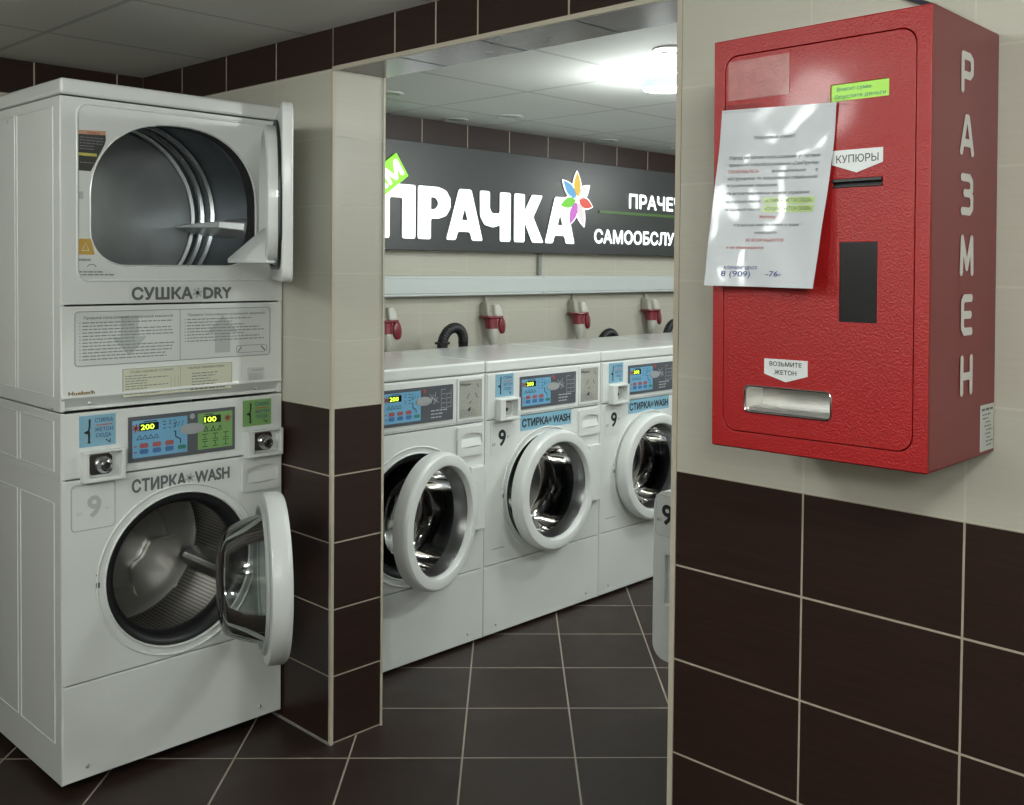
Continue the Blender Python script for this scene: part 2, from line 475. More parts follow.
def coin_sticker(name, parent, u0, u1, v0, v1, m, word):
    b = MB(); b.prism(rect(u0, u1, v0, v1), 0, .0012, m)
    dw, dh = u1 - u0, v1 - v0; w = .0016
    figure(b, u0 + dw * .08, v0 + dh * .08, dh * .8, w, M['ink'])
    b.text(word, u0 + dw * .42, v0 + dh * .76, dh * .13, w, M['ink_blue'], dw * .50, .01)
    b.bar(u0 + dw * .44, u0 + dw * .9, v0 + dh * .655, v0 + dh * .685, w, M['ink_red'])
    b.text('ЖЕТОН', u0 + dw * .42, v0 + dh * .47, dh * .12, w, M['ink_blue'], dw * .50, .01)
    b.text('СЮДА', u0 + dw * .45, v0 + dh * .28, dh * .12, w, M['ink_blue'], dw * .42, .01)
    b.line((u0 + dw * .72, v0 + dh * .2), (u0 + dw * .84, v0 + dh * .08), dh * .03, w, M['ink'])
    b.line((u0 + dw * .84, v0 + dh * .2), (u0 + dw * .84, v0 + dh * .08), dh * .03, w, M['ink'])
    return b.build(name, parent)

def coin_box(parent, u0, u1, v0, v1, ru0, ru1, rv0, rv1, depth, knob, plate):
    b = MB(); b.prism(rect(u0, u1, v0, v1), -.004, depth, M['white2'], [rect(ru0, ru1, rv0, rv1)])
    b.prism(rect(ru0 - .002, ru1 + .002, rv0 - .002, rv1 + .002), -.004, .004, M['white2'])
    o = b.build('coin_slot', parent, bevel=.003)
    p = MB(); pr0 = ru0 + (ru1 - ru0) * .04; pr1 = ru1 - (ru1 - ru0) * .22
    p.prism(rrect(pr0, pr1, rv0 + .006, rv1 - .004, .014), .004, .012, plate)
    cu, cv = knob
    if plate is M['chrome']:
        p.lathe([(.024, .012), (.023, .02), (.019, .024), (.0165, .034), (.010, .036), (.009, .031)], (cu, cv), M['chrome'], 28)
        p.lathe([(.0095, .031), (.0001, .031)], (cu, cv), M['ink'], 20)
    else:
        p.lathe([(.0075, .0125), (.0001, .0125)], (cu, cv), M['ink'], 16)
        p.flat(rect(pr0 + .01, pr0 + .016, rv0 + .02, rv0 + .04), .0125, M['grey_line'])
    p.build('coin_mechanism', o, bevel=.001)
    return o

def keypad(b, w, u0, u1, v0, v1, digits, dry=False):
    """blue or green half of the control panel, inside u0..u1, v0..v1"""
    du, dv = u1 - u0, v1 - v0
    q = lambda a, c: (u0 + a * du, v0 + c * dv)
    b.bar(*[k for k in (u0, u1, v0, v1)], w, M['green'] if dry else M['blue2'])
    w += .0004
    dx0, dx1 = (.12, .47) if not dry else (.16, .66)
    b.bar(u0 + dx0 * du, u0 + dx1 * du, v0 + .71 * dv, v0 + .92 * dv, w, M['lcd'])
    b.text(digits, u0 + (dx0 + .03) * du, v0 + .745 * dv, .14 * dv, w + .0003, M['digit'], .235 * du if not dry else .33 * du, .02)
    b.bar(u0 + .2 * du, u0 + .44 * du, v0 + .94 * dv, v0 + .965 * dv, w, M['ink'])
    if not dry:
        star(b, *q(.06, .80), .012, w, M['redkey'])
        for c in (.62, .72, .82, .92):
            for a in (.55, .66, .74):
                if random.random() < .85: b.line(q(a, c), q(a + random.uniform(.03, .07), c + random.uniform(-.04, .04)), dv * .022, w, M['ink'])
        for a in (.08, .18, .28, .38): b.line(q(a, .50), q(a + .05, .60), dv * .016, w, M['ink']); b.line(q(a + .05, .60), q(a + .08, .50), dv * .016, w, M['ink'])
        b.line(q(.06, .49), q(.48, .49), dv * .014, w, M['ink'])
        for a in (.13, .36, .59):
            b.prism(rrect(u0 + a * du, u0 + (a + .15) * du, v0 + .25 * dv, v0 + .38 * dv, .004, 2), w - .0004, w + .0006, M['redkey'])
            b.prism(rrect(u0 + a * du, u0 + (a + .15) * du, v0 + .09 * dv, v0 + .22 * dv, .004, 2), w - .0004, w + .0006, M['bluekey'])
        for c in (.15, .31): b.bar(u0 + .03 * du, u0 + .08 * du, v0 + c * dv - .002, v0 + c * dv + .002, w, M['redkey'])
        b.prism(rrect(u0 + .82 * du, u0 + .97 * du, v0 + .10 * dv, v0 + .21 * dv, .004, 2), w - .0004, w + .0006, M['greenkey'])
        for a, c, a2, c2 in ((.78, .62, .78, .46), (.78, .46, .87, .38), (.87, .38, .87, .26)): b.line(q(a, c), q(a2, c2), dv * .03, w, M['ink'])
        for a in (.80, .86, .93): b.line(q(a, .88), q(a - .04, .74), dv * .014, w, M['ink'])
    else:
        star(b, *q(.86, .80), .012, w, M['redkey'])
        for a in (.18, .38, .58): b.line(q(a, .50), q(a + .06, .62), dv * .02, w, M['ink']); b.line(q(a + .06, .62), q(a + .10, .50), dv * .02, w, M['ink'])
        b.line(q(.16, .49), q(.66, .49), dv * .014, w, M['ink'])
        for a in (.1, .4, .7):
            for c in (.07, .27):
                b.line(q(a + .02, c), q(a + .18, c), dv * .018, w, M['ink']); b.line(q(a + .02, c + .14), q(a + .18, c + .14), dv * .018, w, M['ink'])
                b.line(q(a + .1, c + .02), q(a + .1, c + .12), dv * .018, w, M['ink'])

def detergent_drawer(parent, u0, u1, v0, v1):
    b = MB(); hu0, hu1 = u0 + .018, u1 - .012; hm = v0 + (v1 - v0) * .42
    hole = [(hu0 + (hu1 - hu0) * i / 12, hm + .030 + .010 * math.sin(PI * i / 12)) for i in range(12, -1, -1)] + \
           [(hu0 + (hu1 - hu0) * i / 12, hm - .012 - .004 * math.sin(PI * i / 12)) for i in range(13)]
    b.prism(rrect(u0, u1, v0, v1, .007), -.002, .010, M['white2'], [hole])
    b.prism([(hu0 - .004, hm - .018), (hu1 + .004, hm - .018), (hu1 + .004, hm + .044), (hu0 - .004, hm + .044)], -.002, .001, M['white2'])
    # finger lip sloping out of the pocket
    n = 12
    vs = []
    for i in range(n + 1):
        u = hu0 + (hu1 - hu0) * i / n
        vs += [FRONT(u, hm - .012, .011), FRONT(u, hm + .018, .002)]
    b.raw(vs, [(2 * i, 2 * i + 2, 2 * i + 3, 2 * i + 1) for i in range(n)], M['white2'])
    return b.build('detergent_drawer', parent, bevel=.002)

def washer_door(parent, angle, gm, rim):
    """ring door hung on its right edge; origin at the hinge"""
    piv = (HU + .262, -.030, HV)
    b = MB()
    R = .247
    prof = [(R - .02, .004), (R - .003, .007), (R, .014), (R, .048), (R - .003, .057), (R - .010, .063), (.210, .067), (.202, .065), (.197, .057), (.194, .03), (.192, .004)]
    b.lathe(prof, (HU, HV), M['white2'], 72, close=True)
    b.lathe([(.190, .012), (.194, .004), (.202, -.006), (.212, -.006), (.218, .003)], (HU, HV), mat('door_inner_ring', (.40, .42, .42), .3) if 'dir' not in M else M['dir'], 72)
    if rim: b.lathe([(.1925, .046), (.1895, .040), (.182, .012), (.178, -.004)], (HU, HV), M['rim'], 72)
    b.box(HU + R - .02, HU + R + .018, -.050, -.006, HV - .085, HV + .085, M['white2'])       # hinge ear
    door = b.build('door', parent, piv, bevel=0)
    g = MB()
    g.lathe([(.192, .030), (.186, .004), (.176, -.040), (.160, -.085), (.148, -.105), (.128, -.116), (.08, -.124), (.03, -.127), (.001, -.1275)], (HU, HV), gm, 64)
    gl = g.build('door_glass', door, piv); gl.location = (0, 0, 0)
    door.rotation_euler.z = math.radians(angle)
    return door

def washer_core(root, door_angle, style):
    """everything of a front loader below the lid: shared by single washers and the stack"""
    st = style == 'stack'
    c = MB()                               # cabinet shell, open at the front
    c.box(0, .012, .004, D, .012, 1.055, M['white']); c.box(W - .012, W, .004, D, .012, 1.055, M['white'])
    c.box(.012, W - .012, D - .012, D, .03, 1.055, M['white']); c.box(.012, W - .012, .004, D - .012, .03, .045, M['white'])
    c.box(.012, W - .012, .02, .20, .866, .876, M['white']); c.box(.012, W - .012, .02, .20, .283, .293, M['white'])
    for a, b2 in ((.05, .30), (.325, .56)) if st else ():
        for z0, z1 in ((.12, .80), (.89, 1.03)):
            for v0, v1 in (((a, z0), (b2, z0)), ((b2, z0), (b2, z1)), ((b2, z1), (a, z1)), ((a, z1), (a, z0))):
                c.tube([(-.0003, v0[0], v0[1]), (-.0003, v1[0], v1[1])], .0020, M['white'], 6)
    c.box(-.0004, .002, .004, D, .8655, .8690, M['white_dim'])
    for u in (.05, W - .05):
        for y in (.06, D - .06): c.lathe([(.018, 0), (.018, .006), (.010, .010), (.010, .05)], (u, y), M['black'], 14, T=lambda a, b3, w: (a, b3, w))
    c.build('cabinet', root, bevel=.003)
    # front panels
    f = MB(); f.prism(rect(.001, W - .001, .2925, .866), -.016, 0, M['white'], [circ(HU, HV, HR + .006, 72)])
    f.lathe([(.2585, -.001), (.2575, .0035), (.2545, .0045), (.2515, .0030), (.2505, -.001)], (HU, HV), M['white'], 72)
    f.lathe([(HR + .007, -.012), (HR + .007, .003), (HR + .004, .005), (HR + .001, .003), (HR - .001, -.014)], (HU, HV), M['white'], 72)
    f.box(.044, .112, -.0012, .001, .3505, .3535, M['grey_line']) if not st else None
    f.build('front_panel', root, bevel=.0035)
    k = MB(); k.prism(rect(.001, W - .001, .014, .2885), -.016, 0, M['white'])
    for u in (.07, W - .08): k.lathe([(.006, 0), (.005, .003), (.0001, .0035)], (u, .048), M['steel'], 12)
    k.build('kick_panel', root, bevel=.0035)
    t = MB(); t.prism(rect(.001, W - .001, .870, 1.054), -.016, 0, M['white'])
    if not st: t.prism(rect(.008, W - .008, .878, 1.05), -.001, .0035, M['white2'])
    cp = t.build('control_panel', root, bevel=.003)
    w0 = .0 if st else .0035
    p = MB(); p.prism(rect(.188, .528, .895, 1.028), w0 - .001, w0 + .004, M['panel'])
    keypad(p, w0 + .0045, .199, .369, .907, 1.016, '200')
    wp = w0 + .0048
    if st: keypad(p, w0 + .0045, .403, .519, .907, 1.018, '100', True)
    else:
        for i in range(5):
            for j in range(2): 
                if (i, j) != (0, 1): p.line((.468 + j * .027, 1.012 - i * .017), (.490 + j * .027, 1.012 - i * .017), .0016, wp, M['paneltxt']); p.line((.468 + j * .027, .998 - i * .017 + .014), (.468 + j * .027, .998 - i * .017), .0014, wp, M['paneltxt'])
        p.line((.517, 1.012), (.517, .944), .0014, wp, M['paneltxt'])
        for a, b2, a2, b3 in ((.412, 1.0, .43, .975), (.43, .995, .415, .97), (.44, 1.005, .437, .97), (.452, .985, .43, .96), (.425, .985, .455, .965)): p.line((a, b2), (a2, b3), .0022, wp, M['paneltxt'])
        for i in range(3): p.words(.418, .500, .934 - i * .0125, .0042, wp, M['paneltxt'], fill=(1, .7, .62)[i])
    p.lathe([(.0085, w0 + .004), (.008, w0 + .006), (.0001, w0 + .0062)], (.385, 1.012), M['redkey'] if not st else M['oval'], 16)
    p.prism(circ(.384, .975, .040 if st else .038, 32, .0165), w0 + .004, w0 + .0065, M['oval'])
    p.lathe([(.001, w0 + .0066), (.0011, w0 + .0066)], (.384, .975), M['oval'], 4)
    p.words(.360, .408, .972, .007, w0 + .0068, M['faint'])
    p.build('display_panel', cp, bevel=0)
    detergent_drawer(root, .552, .690, .745 if not st else .752, .858 if not st else .850)
    # wash strip
    s = MB()
    u0, u1, v0, v1 = (.190, .520, .797, .853) if st else (.198, .508, .806, .867)
    s.prism(rect(u0, u1, v0, v1), -.001, .001, M['pale'] if st else M['blue'])
    ink = M['grey_text'] if st else M['ink']; th = .036 if st else .031
    vb = v0 + (v1 - v0 - th) / 2
    s.text('СТИРКА', u0 + .010, vb, th, .0014, ink, (u1 - u0) * .50, .036)
    star(s, u0 + (u1 - u0) * .572, vb + th / 2, th * .42, .0014, M['faint'] if st else M['panel'])
    s.text('WASH', u0 + (u1 - u0) * .625, vb, th, .0014, ink, (u1 - u0) * .345, .036)
    s.build('name_strip', root)
    n = MB(); u0, u1, v0, v1 = (.027, .150, .722, .851) if st else (.030, .150, .728, .862)
    if st:
        r = rrect(u0, u1, v0, v1, .012)
        n.tube([FRONT(a, b2, .0002) for a, b2 in r], .0016, M['faint'], 6, closed=True)
        n.text('9', (u0 + u1) / 2 + .002, v0 + .036, .060, .0012, M['faint'], None, .03, 'C')
        n.text('до', u0 + .014, v0 + .045, .010, .0012, M['faint']); n.text('кг', u1 - .028, v0 + .05, .010, .0012, M['faint'])
        n.build('load_marking', root)
    else:
        n.prism(rrect(u0, u1, v0, v1, .004), -.001, .0012, M['pale'])
        n.text('9', (u0 + u1) / 2 + .004, v0 + .034, .064, .0016, M['ink'], None, .025, 'C')
        n.text('до', u0 + .008, v0 + .038, .012, .0016, M['grey_text']); n.text('кг', u1 - .028, v0 + .06, .012, .0016, M['grey_text'])
        n.build('load_sticker', root)
    # latch plate
    l = MB(); l.prism(rrect(.091, .107, .542, .578, .004), -.001, .002, M['pale'])
    l.prism(rect(.094, .104, .551, .566), .0015, .0035, M['dark'])
    for v in (.533, .587): l.lathe([(.004, 0), (.0035, .002), (.0001, .0025)], (.099, v), M['dark'], 10)
    l.build('latch', root)
    h = MB(); h.prism(rrect(.612, .690, .452, .700, .008), -.001, .022, M['white2'])
    if not st: h.build('hinge_cover', root, bevel=.004)
    # rubber gasket and drum
    g = MB()
    g.lathe([(HR + .005, -.010), (HR - .001, -.002), (HR - .012, -.004), (HR - .026, -.016), (HR - .034, -.035), (HR - .034, -.060), (HR - .026, -.076), (HR - .010, -.09), (HR + .0, -.10)], (HU, HV), M['black'], 64)
    g.build('gasket', root)
    d = MB()
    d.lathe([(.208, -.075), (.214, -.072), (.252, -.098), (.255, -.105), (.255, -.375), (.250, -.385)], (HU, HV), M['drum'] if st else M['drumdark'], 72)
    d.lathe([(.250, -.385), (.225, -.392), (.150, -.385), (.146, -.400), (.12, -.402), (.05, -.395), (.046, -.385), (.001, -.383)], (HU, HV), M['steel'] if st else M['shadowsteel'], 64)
    for i in range(3):                     # pressed spokes on the back plate
        a = math.radians(200 + 120 * i)
        pts = []
        for t in (-38, -20, 0, 20, 38):
            b2 = a + math.radians(t); pts.append((HU + .20 * math.cos(b2), HV + .20 * math.sin(b2)))
        for t in (38, 0, -38):
            b2 = a + math.radians(t); pts.append((HU + .085 * math.cos(b2), HV + .085 * math.sin(b2)))
        pts = roundpoly(pts, .03, 3)
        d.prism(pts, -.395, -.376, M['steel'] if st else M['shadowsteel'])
    dr = d.build('drum', root)
    for i in range(3):
        v = MB(); a = math.radians(100 + 120 * i); ca, sa = math.cos(a), math.sin(a)
        def TL(p, q, w, ca=ca, sa=sa): return (HU + ca * (.257 - q) - sa * p, .11 + w, HV + sa * (.257 - q) + ca * p)
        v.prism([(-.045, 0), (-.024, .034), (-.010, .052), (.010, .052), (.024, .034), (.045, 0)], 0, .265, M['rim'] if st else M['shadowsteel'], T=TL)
        v.build('lifter', dr, bevel=.004)
    return washer_door(root, door_angle, M['glass'] if st else M['glassdark'], not st)

M['dir'] = mat('door_inner_ring', (.40, .42, .42), .3)

def make_washer(x0, angle, label):
    root = thing('washing_machine', (x0, 2.865, 0), label, 'washing machine', 'washing machines along the back wall')
    l = MB(); l.box(.0005, W - .0005, -.004, D, 1.0565, 1.103, M['white']); l.build('top_lid', root, bevel=.009, seg=4)
    washer_core(root, angle, 'single')
    coin_sticker('token_sticker', root, .052, .152, .957, 1.047, M['blue'], 'СТИРКА').location.y = -.0035
    coin_box(root, .054, .168, .864, .950, .084, .152, .876, .942, .032, (.108, .905), M['speckle'])
    c = MB(); c.prism(rect(.550, .688, .882, 1.046), .001, .007, M['white2'], [rect(.560, .677, .890, 1.036)])
    c.prism(rect(.558, .679, .888, 1.038), .001, .0045, M['speckle'])
    c.text('Меры', .567, 1.016, .010, .0052, M['ink'], .052, .02)
    for a, b2, a2, b3 in ((.655, 1.02, .662, 1.005), (.645, .985, .655, .965), (.60, .965, .615, .985), (.625, .955, .612, .945)): c.line((a, b2), (a2, b3), .003, .0052, M['ink'])
    c.flat([(.602, .922), (.622, .934), (.617, .915)], .0052, M['ink'])
    for i in range(5): c.words(.566, .668, .898 + i * .006, .002, .0052, M['grey_line'], fill=random.uniform(.5, 1))
    c.build('instruction_card', root)
    return root

X1 = 2.7318 - W
w1 = make_washer(X1, 17, 'white front-load washing machine next to the tiled pillar, its round door hanging half open')
w2 = copy_tree(w1); w2.location.x = X1 + W + .0022
w2['label'] = 'white front-load washing machine in the middle of the row, whole front visible, door just ajar'
w3 = copy_tree(w1); w3.location.x = X1 + 2 * (W + .0022)
w3['label'] = 'white front-load washing machine with closed door, cut off by the right wall'
w4 = copy_tree(w1); w4.location.x = X1 + 3 * (W + .0022)
w4['label'] = 'farthest washing machine, only a sliver of its white top showing by the right wall'
for ch in list(w1.children):
    if ch.name.startswith('name_strip'): bpy.data.objects.remove(ch)     # the nearest one has no strip
for wm, a in ((w2, 4), (w3, 0), (w4, 0)):
    for ch in wm.children:
        if ch.name.startswith('door'): ch.rotation_euler.z = math.radians(a)

# ------------------------------------------------------------------ stacked dryer over washer
K = .988                                   # small approach towards the viewer so that it stands clear of the partition
SX, SY = 1.1205, 2.865
stack = thing('stacked_washer_dryer', (SX * K, SY * K, 1.4787 * (1 - K)), 'tall white stacked dryer and washer against the tiled pillar, both doors open', 'washer dryer')
stack.scale = (K, K, K)
washer_core(stack, 64, 'stack')
coin_sticker('wash_token_sticker', stack, .049, .152, .956, 1.045, M['blue'], 'СТИРКА')
coin_sticker('dry_token_sticker', stack, .558, .659, .960, 1.043, M['green'], 'СУШКА')
coin_box(stack, .052, .170, .858, .946, .066, .158, .870, .939, .030, (.112, .903), M['chrome'])
coin_box(stack, .560, .688, .862, .948, .584, .676, .874, .942, .030, (.630, .906), M['chrome'])
# dryer cabinet, open at the front
c = MB()
c.box(0, .012, .004, .66, 1.06, 1.932, M['white']); c.box(W - .012, W, .004, .66, 1.06, 1.932, M['white'])
c.box(.012, W - .012, .648, .66, 1.06, 1.932, M['white']); c.box(.012, W - .012, .02, .648, 1.06, 1.072, M['white'])
for a, b2 in ((.05, .315), (.335, .60)):
    for v0, v1 in (((a, 1.10), (b2, 1.10)), ((b2, 1.10), (b2, 1.905)), ((b2, 1.905), (a, 1.905)), ((a, 1.905), (a, 1.10))):
        c.tube([(-.0003, v0[0], v0[1]), (-.0003, v1[0], v1[1])], .0020, M['white'], 6)
for y, z in ((.39, 1.895), (.06, 1.068), (.60, 1.068)): c.lathe([(.006, 0), (.005, .002), (.0001, .0025)], (y, z), M['steel'], 12, T=lambda a, b3, w: (-w, a, b3))
c.build('dryer_cabinet', stack, bevel=.003)
l = MB(); l.box(-.001, W + .001, -.006, .665, 1.936, 1.981, M['white']); l.build('top_lid', stack, bevel=.010, seg=4)
# dryer front with its D-shaped opening
CU = .3435
def dhole(g=0.):
    p = []
    hw, top, bot = .2635 + g, 1.886 + g, 1.464 - g
    zc = 1.655; r = .10
    for i in range(33):
        a = PI * i / 32; ca, sa = math.cos(a), math.sin(a)
        p.append((CU + hw * math.copysign(abs(ca) ** .86, ca), zc + (top - zc) * sa ** .92 if sa > 1e-9 else zc))
    for i in range(9):
        a = PI + PI / 2 * i / 8; p.append((CU - hw + r + r * math.cos(a), bot + r * .95 + r * .95 * math.sin(a)))
    for i in range(9):
        a = 1.5 * PI + PI / 2 * i / 8; p.append((CU + hw - r + r * math.cos(a), bot + r * .95 + r * .95 * math.sin(a)))
    return p
f = MB(); f.prism(rect(.001, W - .001, 1.3575, 1.932), -.016, 0, M['white'], [dhole()])
f.tube([FRONT(a, b2, -.001) for a, b2 in rrect(.046, .676, 1.424, 1.917, .03)], .0042, M['white'], 8, closed=True)
# rolled lip of the opening
h0, h1 = dhole(), dhole(-.006); n = len(h0)
vs = [FRONT(a, b2, .000) for a, b2 in h0] + [FRONT((a + p) / 2, (b2 + q) / 2, .0025) for (a, b2), (p, q) in zip(h0, h1)] + [FRONT(a, b2, -.004) for a, b2 in h1] + [FRONT(a, b2, -.030) for a, b2 in h1]
f.raw(vs[:3 * n], [(k * n + i, k * n + (i + 1) % n, (k + 1) * n + (i + 1) % n, (k + 1) * n + i) for k in range(2) for i in range(n)], M['white'])
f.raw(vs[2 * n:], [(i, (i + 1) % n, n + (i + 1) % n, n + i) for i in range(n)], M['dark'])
f.build('dryer_front', stack, bevel=.0035)
# lower service panel with its rolled-under bottom edge
s = MB()
prof = [(0, 1.3525), (0, 1.108), (-.004, 1.098), (.008, 1.086), (.026, 1.062), (.04, 1.062), (.04, 1.3525)]
vs = [(u, y, z) for u in (.001, W - .001) for y, z in prof]; k = len(prof)
s.raw(vs, [tuple(range(k)), tuple(range(2 * k - 1, k - 1, -1))] + [(i, (i + 1) % k, k + (i + 1) % k, k + i) for i in range(k)], M['white'])
for u in (.083, .61): s.lathe([(.006, -.012), (.005, -.009), (.0001, -.008)], (u, 1.078), M['steel'], 12)
sp = s.build('service_panel', stack, bevel=.003)
i_ = MB(); i_.prism(rrect(.036, .656, 1.183, 1.339, .010), -.001, .001, M['sheet'])
w = .0014
i_.tube([FRONT(a, b2, .0008) for a, b2 in rrect(.038, .654, 1.185, 1.337, .010)], .0011, M['grey_line'], 6, closed=True)
i_.bar(.3465, .3485, 1.185, 1.337, w, M['grey_line'])
for x, d in ((.193, -1), (.487, 1)):       # big pale arrows behind the print
    i_.bar(x - .026, x + .026, 1.262 if d < 0 else 1.20, 1.322 if d < 0 else 1.262, .0012, M['faint'])
    i_.flat([(x - .052, 1.262), (x + .052, 1.262), (x, 1.262 + d * .055)], .0012, M['faint'])
i_.text('Правила пользования стиральной машиной', .062, 1.316, .0072, w, M['grey_text'], .262, .012)
i_.text('Правила пользования сушильной машиной', .372, 1.316, .0072, w, M['grey_text'], .262, .012)
for i in range(12):
    y = 1.304 - i * .0094
    i_.bar(.050, .053, y, y + .003, w, M['grey_line']); i_.words(.058, .332, y, .0032, w, M['grey_line'], fill=random.choice((.96, 1, .9, .55, .98)))
for i in range(8):
    y = 1.304 - i * .0094
    i_.bar(.362, .365, y, y + .003, w, M['grey_line']); i_.words(.370, .642, y, .0032, w, M['grey_line'], fill=random.choice((.96, .7, .9, .55, .8)))
i_.tube([FRONT(a, b2, .001) for a, b2 in rrect(.535, .642, 1.196, 1.218, .005)], .0008, M['grey_line'], 6, closed=True)
i_.line((.540, 1.199), (.552, 1.214), .003, w, M['grey_text']); i_.line((.622, 1.214), (.636, 1.199), .004, w, M['grey_text'])
i_.build('instruction_sheet', sp)
y_ = MB(); y_.prism(rect(.172, .520, 1.086, 1.169), -.001, .0012, M['cream_sheet'])
y_.tube([FRONT(a, b2, .0010) for a, b2 in rrect(.173, .519, 1.087, 1.168, .002)], .0008, M['grey_line'], 6, closed=True)
y_.bar(.348, .3488, 1.09, 1.166, .0016, M['grey_line'])
y_.text('КОДЫ ОШИБОК СТИРКИ', .195, 1.156, .006, .0016, M['grey_text'], .13, .01); y_.text('ТАБЛИЦА РЕЖИМОВ СУШКИ', .372, 1.156, .006, .0016, M['grey_text'], .12, .01)
for i in range(8): y_.words(.180, .310, 1.146 - i * .0075, .0026, .0016, M['grey_line'], fill=random.choice((.5, .8, 1)))
for i in range(5): y_.words(.385, .470, 1.140 - i * .0085, .0030, .0016, M['grey_line'], fill=random.choice((.7, .9, 1)))
y_.words(.380, .495, 1.092, .0036, .0016, M['grey_text'])
for k2 in (.318, .330, .341): y_.bar(k2, k2 + .001, 1.095, 1.140, .0016, M['grey_line'])
y_.build('code_sticker', sp)
b_ = MB(); b_.prism(rect(.574, .634, 1.103, 1.147), -.001, .0008, M['pale'])
for i in range(16): b_.bar(.580 + i * .003, .580 + i * .003 + random.choice((.0008, .0016)), 1.106, 1.128, .0012, M['faint'])
b_.text('СУШКА', .590, 1.134, .007, .0012, M['grey_line'], .04); b_.build('barcode_sticker', sp)
MB().text('Huebsch', .020, 1.104, .0125, .0012, M['gold'], .072, .03).build('maker_badge', sp)
# stickers on the dryer front
t = MB(); t.prism(rect(.192, .524, 1.360, 1.413), -.001, .0008, M['pale'])
t.text('СУШКА', .201, 1.369, .034, .0012, M['grey_text'], .185, .036); star(t, .404, 1.386, .016, .0012, M['faint']); t.text('DRY', .424, 1.369, .034, .0012, M['grey_text'], .092, .036)
t.build('name_strip', stack)
t = MB(); P = [(.048, 1.730), (.083, 1.730), (.122, 1.808), (.125, 1.820), (.125, 1.846), (.048, 1.842)]
t.prism(P, -.001, .0008, M['warn'])
t.flat([(.048, 1.831), (.125, 1.834), (.125, 1.846), (.048, 1.842)], .0012, M['peach']); t.text('WARNING', .072, 1.834, .006, .0015, M['ink_red'], .035, .02)
t.bar(.048, .100, 1.772, 1.780, .0012, M['yellow'])
for i in range(6): t.words(.052, .118 if i < 3 else .092, 1.822 - i * .008 - (0 if i < 5 else .03), .0025, .0012, M['grey_line'])
t.build('warning_sticker', stack)
t = MB(); t.prism([(.046, 1.497), (.093, 1.497), (.084, 1.541), (.046, 1.541)], -.001, .0008, M['orange'])
for a, b2 in (((.058, 1.508), (.068, 1.530)), ((.068, 1.530), (.078, 1.508)), ((.078, 1.508), (.058, 1.508))): t.line(a, b2, .002, .0012, M['cream_sheet'])
t.build('caution_sticker', stack); t = MB()
t.prism(rect(.050, .062, 1.652, 1.672), -.0005, .0006, M['faint']); t.build('serial_sticker', stack)
t = MB(); t.prism([(.049, 1.434), (.154, 1.434), (.154, 1.454), (.100, 1.456), (.088, 1.490), (.049, 1.490)], -.001, .0003, M['pale']); t.text('ВНИМАНИЕ', .050, 1.479, .0065, .0006, M['grey_text'], .032, .02)
t.tube([FRONT(.085 + .012 * math.cos(PI * k2 / 8), 1.462 + .008 * math.sin(PI * k2 / 8), .0006) for k2 in range(9)], .001, M['grey_line'], 5)
t.words(.050, .120, 1.447, .003, .0006, M['grey_text']); t.words(.050, .150, 1.439, .003, .0006, M['grey_text']); t.build('caution_text', stack)
# dryer drum
DU, DV, DR = .3435, 1.632, .300
d = MB()
d.lathe([(.262, -.055), (.285, -.050), (DR, -.065), (DR, -.20)], (DU, DV), M['darksteel'], 80)
for w0 in (-.075, -.345, -.415): d.lathe([(DR, w0 + .012), (DR - .010, w0 + .006), (DR - .012, w0), (DR - .010, w0 - .006), (DR, w0 - .012)], (DU, DV), M['galv'], 80)
d.lathe([(DR, -.20), (DR, -.47)], (DU, DV), M['darksteel'], 80)
d.lathe([(DR, -.470), (DR - .010, -.474), (.284, -.466), (.276, -.460), (.16, -.457), (.05, -.454), (.001, -.454)], (DU, DV), M['backplate'], 80)
dd = d.build('dryer_drum', stack)
for a in (-8, 172):
    b = MB(); ra = math.radians(a); ca, sa = math.cos(ra), math.sin(ra)
    P3 = lambda r, t, y: (DU + ca * r - sa * t, y, DV + sa * r + ca * t)
    vs = []
    for y, dep in ((.085, .030), (.15, .085), (.35, .080), (.455, .075)):
        hb = .040 - (y - .085) * .06; ht = .012 - (y - .085) * .02
        vs += [P3(DR + .004, -hb, y), P3(DR - dep, -ht, y), P3(DR - dep, ht, y), P3(DR + .004, hb, y)]
    b.raw(vs, [(4 * i + j, 4 * i + j + 1, 4 * i + j + 5, 4 * i + j + 4) for i in range(3) for j in range(3)] + [(0, 1, 2, 3), (12, 13, 14, 15)], M['baffle'])
    b.build('baffle', dd, bevel=.003)
# dryer bulkhead between front panel and drum
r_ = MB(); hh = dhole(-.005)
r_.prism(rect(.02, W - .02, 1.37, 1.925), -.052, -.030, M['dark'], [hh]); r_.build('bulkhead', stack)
# dryer door, hinged at its right edge and swung towards the viewer
piv = (.655, -.006, 1.665)
b = MB(); u0, u1, v0, v1 = .075, .668, 1.426, 1.912
b.prism(rrect(u0, u1, v0, v1, .035, 6), .004, .034, M['white2'])
door = b.build('dryer_door', stack, piv, bevel=.008, seg=3)
ln = MB(); h0 = dhole(-.012); h1 = dhole(-.030); h2 = dhole(-.055); n = len(h0)
vs = [FRONT(a, b2, .006) for a, b2 in h0] + [FRONT(a, b2, -.030) for a, b2 in h0] + [FRONT(a, b2, -.036) for a, b2 in h1] + [FRONT(a, b2, -.010) for a, b2 in h2]
ln.raw(vs, [(k * n + i, k * n + (i + 1) % n, (k + 1) * n + (i + 1) % n, (k + 1) * n + i) for k in range(3) for i in range(n)], M['white2'])
ln.raw(vs[3 * n:], [tuple(range(n))], M['white2'])
